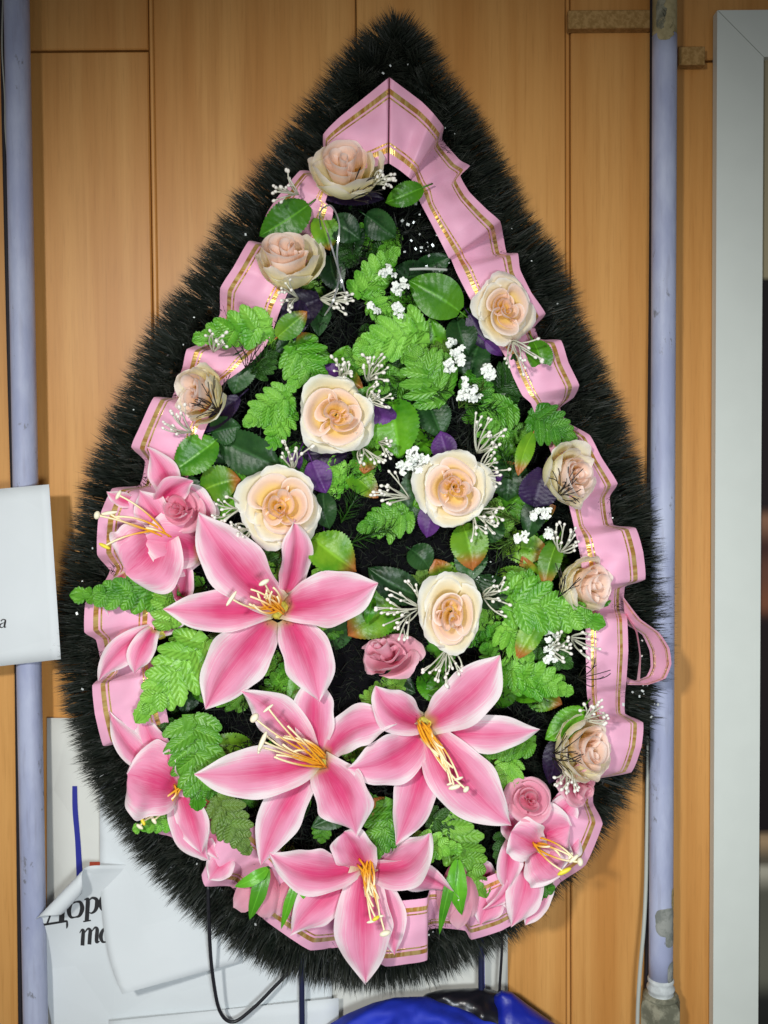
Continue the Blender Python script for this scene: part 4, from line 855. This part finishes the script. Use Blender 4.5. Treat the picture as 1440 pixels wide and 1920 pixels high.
FERNS = [((512,612,.080),(360,640,.086),84,'fern',8,.010,6),((545,640,.084),(592,726,.082),96,'fern',6,.010,-4),((600,650,.076),(540,735,.082),70,'fern',6,.008,0),
 ((676,560,.078),(750,464,.084),78,'fern',7,.010,-6),((690,560,.076),(738,600,.078),60,'fern',6,.008,0),((805,622,.084),(660,662,.092),104,'fern',8,.012,6),((700,700,.084),(672,632,.088),60,'fern',6,.008,0),
 ((838,752,.082),(768,645,.090),112,'fern',7,.012,-4),((780,700,.08),(850,670,.084),70,'fern',6,.010,0),((550,742,.078),(456,800,.086),78,'fern',7,.010,6),((540,760,.076),(500,852,.082),66,'fern',7,.010,0),
 ((770,958,.080),(668,992,.082),84,'fern',7,.006,-4),((965,756,.080),(902,800,.088),84,'fern',6,.010,0),((945,790,.080),(910,850,.084),70,'fern',6,.010,6),((990,778,.080),(1082,832,.086),84,'fern2',7,.010,-4),
 ((925,735,.074),(1000,685,.080),96,'fern3',7,.008,0),((935,1122,.090),(1136,1172,.100),104,'fern',9,.016,-4),((1030,1120,.086),(950,1075,.086),66,'fern',6,.008,0),
 ((940,1170,.084),(1000,1240,.094),78,'fern',7,.010,0),((950,1270,.084),(1076,1300,.092),80,'fern',7,.012,-6),((1000,1200,.080),(1074,1252,.084),70,'fern3',6,.008,0),((935,1250,.082),(1040,1272,.09),70,'fern',7,.010,6),((925,1240,.08),(905,1205,.084),44,'fern2',5,.004,0),
 ((330,1098,.090),(130,1116,.096),84,'fern2',9,.014,-6),((322,1180,.088),(296,1076,.092),66,'fern',6,.010,4),((350,1170,.080),(330,1110,.086),50,'fern',6,.008,0),
 ((392,1196,.088),(254,1356,.100),122,'fern',9,.014,4),((300,1290,.078),(232,1310,.080),56,'fern2',6,.006,0),((364,1338,.086),(372,1522,.094),116,'fern',9,.014,0),((330,1350,.078),(300,1392,.080),50,'fern3',6,.004,0),
 ((405,1490,.086),(468,1604,.096),84,'fern3',7,.012,0),((1005,1392,.086),(890,1424,.086),66,'fern',7,.008,10),((960,1420,.084),(942,1482,.086),62,'fern',6,.008,0),
 ((740,1500,.082),(700,1612,.086),96,'fern2',7,.010,0),((700,1490,.078),(660,1550,.080),60,'fern2',6,.006,0),((770,1590,.088),(868,1594,.098),62,'fern',6,.010,-4),((735,1595,.084),(790,1606,.088),46,'fern2',6,.006,0),
 ((822,1528,.080),(912,1684,.084),96,'fern2',9,.012,-6),((800,1530,.078),(870,1560,.080),60,'fern3',6,.008,0),((948,1560,.076),(940,1640,.080),50,'fern3',6,.006,0),((335,1530,.082),(248,1556,.086),44,'fern',6,.008,0),
 ((995,1650,.080),(1040,1672,.080),54,'fern2',5,.006,0),((606,1540,.078),(602,1582,.078),44,'fern2',5,.004,0),((762,1698,.078),(772,1742,.080),64,'fern2',5,.006,0),((430,1180,.074),(420,1230,.074),80,'fern3',5,.004,0),
 ((620,1150,.074),(625,1200,.076),60,'fern2',5,.004,0),((360,1440,.076),(415,1500,.080),70,'fern2',6,.006,0),((470,700,.068),(520,660,.070),60,'fern3',6,.004,0),((880,640,.070),(900,700,.072),66,'fern3',6,.004,0),((1110,1090,.086),(1140,1136,.088),36,'leaf',4,.006,0),
 ((700,640,.080),(790,610,.084),66,'fern2',6,.006,0),((870,700,.078),(930,760,.080),60,'fern2',6,.006,0),((640,1060,.07),(590,1000,.07),50,'fern3',5,.004,0)]
for i, (B, T, w_, m_, n_, bo, la) in enumerate(FERNS): fern(B, T, w_, m_, bow=bo, lat=la, n=n_, seed=i, roll=random.uniform(-14, 14))
LEAVES = [((578,384,.088),(486,442,.084),66,'leaf'),((622,412,.080),(676,450,.080),54,'dark'),((686,404,.076),(742,446,.076),58,'dark'),((792,352,.092),(722,380,.088),44,'leaf'),((862,584,.086),(766,526,.090),82,'leaf'),
 ((404,826,.086),(322,886,.090),72,'leaf'),((396,812,.084),(452,800,.086),56,'dark'),((416,826,.076),(526,878,.078),84,'dark'),((380,920,.080),(452,900,.084),68,'olive'),((735,752,.082),(748,858,.088),100,'leaf'),((800,750,.076),(828,820,.080),66,'dark'),
 ((1000,812,.086),(972,892,.094),34,'olive'),((606,925,.080),(618,992,.082),50,'dark'),((585,1008,.080),(668,1072,.086),84,'olive'),((868,985,.080),(886,1070,.086),72,'olive'),((788,1118,.078),(690,1064,.084),64,'dark'),((770,1030,.078),(806,1068,.080),54,'dark'),
 ((1046,1012,.086),(1022,1102,.094),44,'olive'),((748,1132,.080),(652,1192,.086),88,'olive'),((1014,1158,.094),(968,1236,.098),44,'olive'),((1092,1328,.090),(1022,1386,.094),52,'leaf'),((858,600,.076),(880,668,.078),60,'dark'),((900,640,.074),(878,720,.076),66,'dark'),
 ((930,970,.074),(905,1020,.078),60,'dark'),((960,860,.072),(950,940,.074),70,'dark'),((1000,640,.080),(1016,704,.082),50,'leaf'),((600,404,.078),(618,470,.080),52,'olive'),((620,480,.076),(640,545,.078),50,'dark'),((470,660,.072),(438,740,.074),56,'dark'),((450,880,.074),(400,990,.078),66,'leaf'),
 ((820,860,.072),(760,980,.074),90,'dark'),((700,1120,.090),(688,1170,.096),22,'leaf'),((930,1080,.076),(890,1130,.078),90,'dark'),((340,890,.076),(372,980,.078),64,'dark'),((1020,930,.070),(990,1010,.072),50,'dark'),((470,1000,.07),(440,1040,.07),60,'dark'),((590,660,.078),(562,622,.084),44,'olive')]
for i, (B, T, w_, m_) in enumerate(LEAVES): leaf(B, T, w_, m_, seed=i, bow=random.uniform(.006, .014), lat=random.uniform(-6, 6), roll=random.uniform(-18, 18), smoothedge=(w_ == 82))
PUR = [((600,560,.080),(512,600,.088),90,'plum'),((690,775,.086),(748,792,.092),66,'purple'),((585,865,.082),(612,925,.086),60,'purple'),((838,862,.088),(826,808,.092),56,'purple'),((812,945,.086),(800,1008,.090),56,'purple'),((1020,880,.090),(1000,950,.094),84,'plum'),
 ((1052,1380,.084),(1030,1470,.086),56,'plum'),((448,745,.088),(372,812,.090),52,'plum'),((600,362,.082),(720,372,.084),50,'plum'),((880,590,.082),(932,662,.084),56,'plum'),((640,700,.080),(600,690,.082),34,'purple'),((560,850,.080),(545,885,.080),40,'purple'),((610,1010,.078),(618,1060,.078),44,'purple'),
 ((560,560,.086),(552,640,.090),56,'plum'),((930,890,.084),(938,905,.086),24,'purple'),((650,850,.078),(560,850,.080),60,'plum'),((910,640,.086),(942,668,.088),24,'purple')]
for i, (B, T, w_, m_) in enumerate(PUR): leaf(B, (T[0], T[1], T[2]-.006), w_*.86, m_, seed=i+60, name='purple_leaf', bow=.006, roll=random.uniform(-30, 30), prof=(roundprof if w_ > 80 else ovalprof), fold=.25)
leaf((520,632,.100),(576,584,.106),44,'olive', seed=99, bow=.004)

# ---- sprays of white beads, tiny blossoms, tinsel
def spray(px, py, ang, ln, spread=60, n=9, h=.092, mat='stalk', tip='berry', seed=0, r=3.3, rise=.018, thick=.00075):
    rn = random.Random(seed+200); b = P(px, py, h-.012); parts = []; tips = []
    for k_ in range(n):
        a = R(ang+spread*(k_/(n-1)-.5)+rn.uniform(-14, 14)); l = ln*rn.uniform(.5, 1.1); e = P(px+math.cos(a)*l, py-math.sin(a)*l, h+rise*rn.uniform(.2, 1.0)); m_ = b.lerp(e, .5)+Vector((rn.uniform(-.007, .007), -.006, rn.uniform(-.006, .006)))
        parts.append(tube([bez(b, m_, e, i/7) for i in range(8)], thick, 5)); tips.append((e, (e-m_).normalized()))
        if rn.random() < .7:
            m2 = bez(b, m_, e, .6); e2 = m2+(e-m2)*.75+Vector((rn.uniform(-.005, .005), rn.uniform(-.004, .0), rn.uniform(-.005, .005))); parts.append(tube([m2, m2.lerp(e2, .5)+Vector((.0005, 0, .0005)), e2], .00045, 5)); tips.append((e2, (e2-m2).normalized()))
    V, F, U = merge(parts); sp = mesh('bead_spray', V, F, M[mat], wr, U); sp['kind'] = 'stuff'
    if tip:
        V, F, U = merge([blob(e, r*S(.1)*rn.uniform(.8, 1.1), d, 1.25, 5, 7) for e, d in tips]); q = mesh('beads', V, F, M[tip], sp); q['kind'] = 'stuff'
    return sp
SPR = [(640,715,80,38),(690,715,60,52),(690,752,20,40),(548,880,95,56),(676,838,-60,52),(710,830,-20,30),(452,955,185,52),(470,990,200,40),(768,935,165,66),(895,850,60,72),(900,880,20,50),(880,955,-45,62),(905,960,-25,40),
       (790,1140,170,70),(770,1150,200,60),(905,1118,10,54),(838,1215,-95,72),(600,560,-10,60),(1070,1195,-15,56),(560,365,150,50),(700,345,20,44),(960,640,-55,62),(1050,1035,60,52),(1095,1350,40,50),(1060,1440,-90,44),(400,660,70,40),(360,810,150,52),(560,560,170,40),(1030,1215,0,40)]
for i, (x_, y_, a_, l_) in enumerate(SPR): spray(x_, y_, a_, l_, spread=random.uniform(55, 115), n=random.choice((7, 8, 9, 10)), seed=i, h=.098 if i < 18 else .104)
for i, (x_, y_, a_, l_) in enumerate([(412,775,115,72),(408,770,155,55),(1046,925,60,62),(1046,930,20,48),(1046,1120,70,70),(1036,1412,30,66),(1036,1420,-20,50),(1085,1270,15,60),(660,372,25,60),(460,690,80,50)]):
    spray(x_, y_, a_, l_, spread=74, n=6, h=.120, mat='twig', tip=None, seed=i+50, rise=.006, thick=.00042)
def blossom_cluster(px, py, h, rad, n, seed):
    rn = random.Random(seed); parts = []; tips = []
    for k_ in range(int(n*1.5)):
        a = rn.random()*6.28; d = rad*math.sqrt(rn.random()); c = P(px+d*math.cos(a), py+d*math.sin(a), h+rn.uniform(-.006, .008)); nz = Vector((rn.uniform(-.9, .9), -1, rn.uniform(-.9, .9))).normalized(); x_ = nz.orthogonal().normalized(); y_ = nz.cross(x_)
        for m_ in range(5):
            th = m_*1.2566+rn.uniform(-.2, .2); dr = x_*math.cos(th)+y_*math.sin(th); sd = nz.cross(dr); pr = 7.4*S(.1)*rn.uniform(.85, 1.15); V = []
            for i in range(4):
                q = i/3; w_ = pr*(.14+.32*math.sin(math.pi*min(1, q*.85+.1)))
                for v in (-1, 0, 1): V.append(c+dr*(pr*q)+sd*(w_*v)+nz*(pr*(.30*q-.55*q*q*q+.20*v*v)))
            parts.append((V, gridF(4, 3), None))
        tips.append(tube([c, c.lerp(P(px, py, h-.03), .5)+Vector((.001, 0, .001)), P(px, py, h-.03)], .0005, 4))
    V, F, U = merge(parts); o = mesh('blossom_cluster', V, F, M['blossom'], wr, smooth=True); o['kind'] = 'stuff'
    V, F, U = merge(tips); q = mesh('stalks', V, F, M['stem'], o); q['kind'] = 'stuff'
for i, (x_, y_, r_, n_) in enumerate([(728,512,14,5),(752,535,16,6),(740,582,15,5),(700,580,10,3),(852,650,16,6),(845,682,14,5),(864,672,10,4),(914,700,14,6),(880,720,14,6),(888,746,14,5),(868,738,10,4),(772,852,16,9),(792,868,18,10),(760,878,14,6),(1000,960,12,4),(1024,965,12,4),(1026,1000,10,4),(980,1010,12,5),(1034,1186,13,5),(1030,1210,12,5),(1032,1235,10,4)]):
    blossom_cluster(x_, y_, .098, r_, n_, i+300)
# loose green pine twigs between leaves
def pine_twig(px, py, ang, ln, seed):
    rn = random.Random(seed+900); parts = []
    for k_ in range(26):
        q = k_/25; a = R(ang); bx, by = px+math.cos(a)*ln*q, py-math.sin(a)*ln*q; b = P(bx, by, .080+.01*q); aa = a+R(rn.choice((-1, 1))*rn.uniform(20, 65)); e = P(bx+math.cos(aa)*26, by-math.sin(aa)*26, .084+.01*q+rn.uniform(0, .01))
        parts.append(tube([b, e], lambda t: .00055*(1-.8*t), 4))
    parts.append(tube([P(px, py, .08), P(px+math.cos(R(ang))*ln, py-math.sin(R(ang))*ln, .09)], .0008, 5)); V, F, U = merge(parts); o = mesh('pine_twig', V, F, M['fern3'], wr, U); o['kind'] = 'stuff'
for i, (x_, y_, a_, l_) in enumerate([(770,745,10,70),(860,765,40,60),(975,980,150,70),(985,1000,-150,60),(650,1020,20,90),(640,980,60,60),(930,1180,-60,60),(960,900,110,70),(880,760,-10,50),(470,700,50,60)]): pine_twig(x_, y_, a_, l_, i)
ti = 0
for pts_, lab in (([(598,396,.100),(612,430,.108),(624,470,.112),(636,510,.110),(646,545,.106),(652,566,.100)], 'long silver tinsel strand curving down the upper left of the wreath'),
                  ([(602,430,.100),(600,398,.112),(620,386,.114),(636,420,.110),(632,480,.108),(640,540,.104)], 'looped silver tinsel strand crossing the long one, left of the top dark leaves'),
                  ([(640,500,.104),(632,540,.110),(622,570,.108),(608,592,.100)], 'short silver tinsel strand beside the round purple leaf')):
    path = catmull([P(*p) for p in pts_], 8); V = []
    for i, p in enumerate(path):
        t = (path[min(i+1, len(path)-1)]-path[max(i-1, 0)]).normalized(); a = i*.22; s = t.cross(Vector((math.sin(a)*.6, -1, math.cos(a)*.6))).normalized(); V += [p-s*.0008, p+s*.0008]
    o = mesh('tinsel_strand', V, gridF(len(path), 2), M['tinsel'], None, loc=path[0]); tag(o, lab, 'tinsel', 'silver tinsel strands')
cable('plastic_stalk', [(768, 505, .096), (800, 504, .098), (838, 506, .092)], .0013, M['wwire'], 'white plastic stalk lying level beside the inner ribbon edge near the top', 'stalk', n=6)
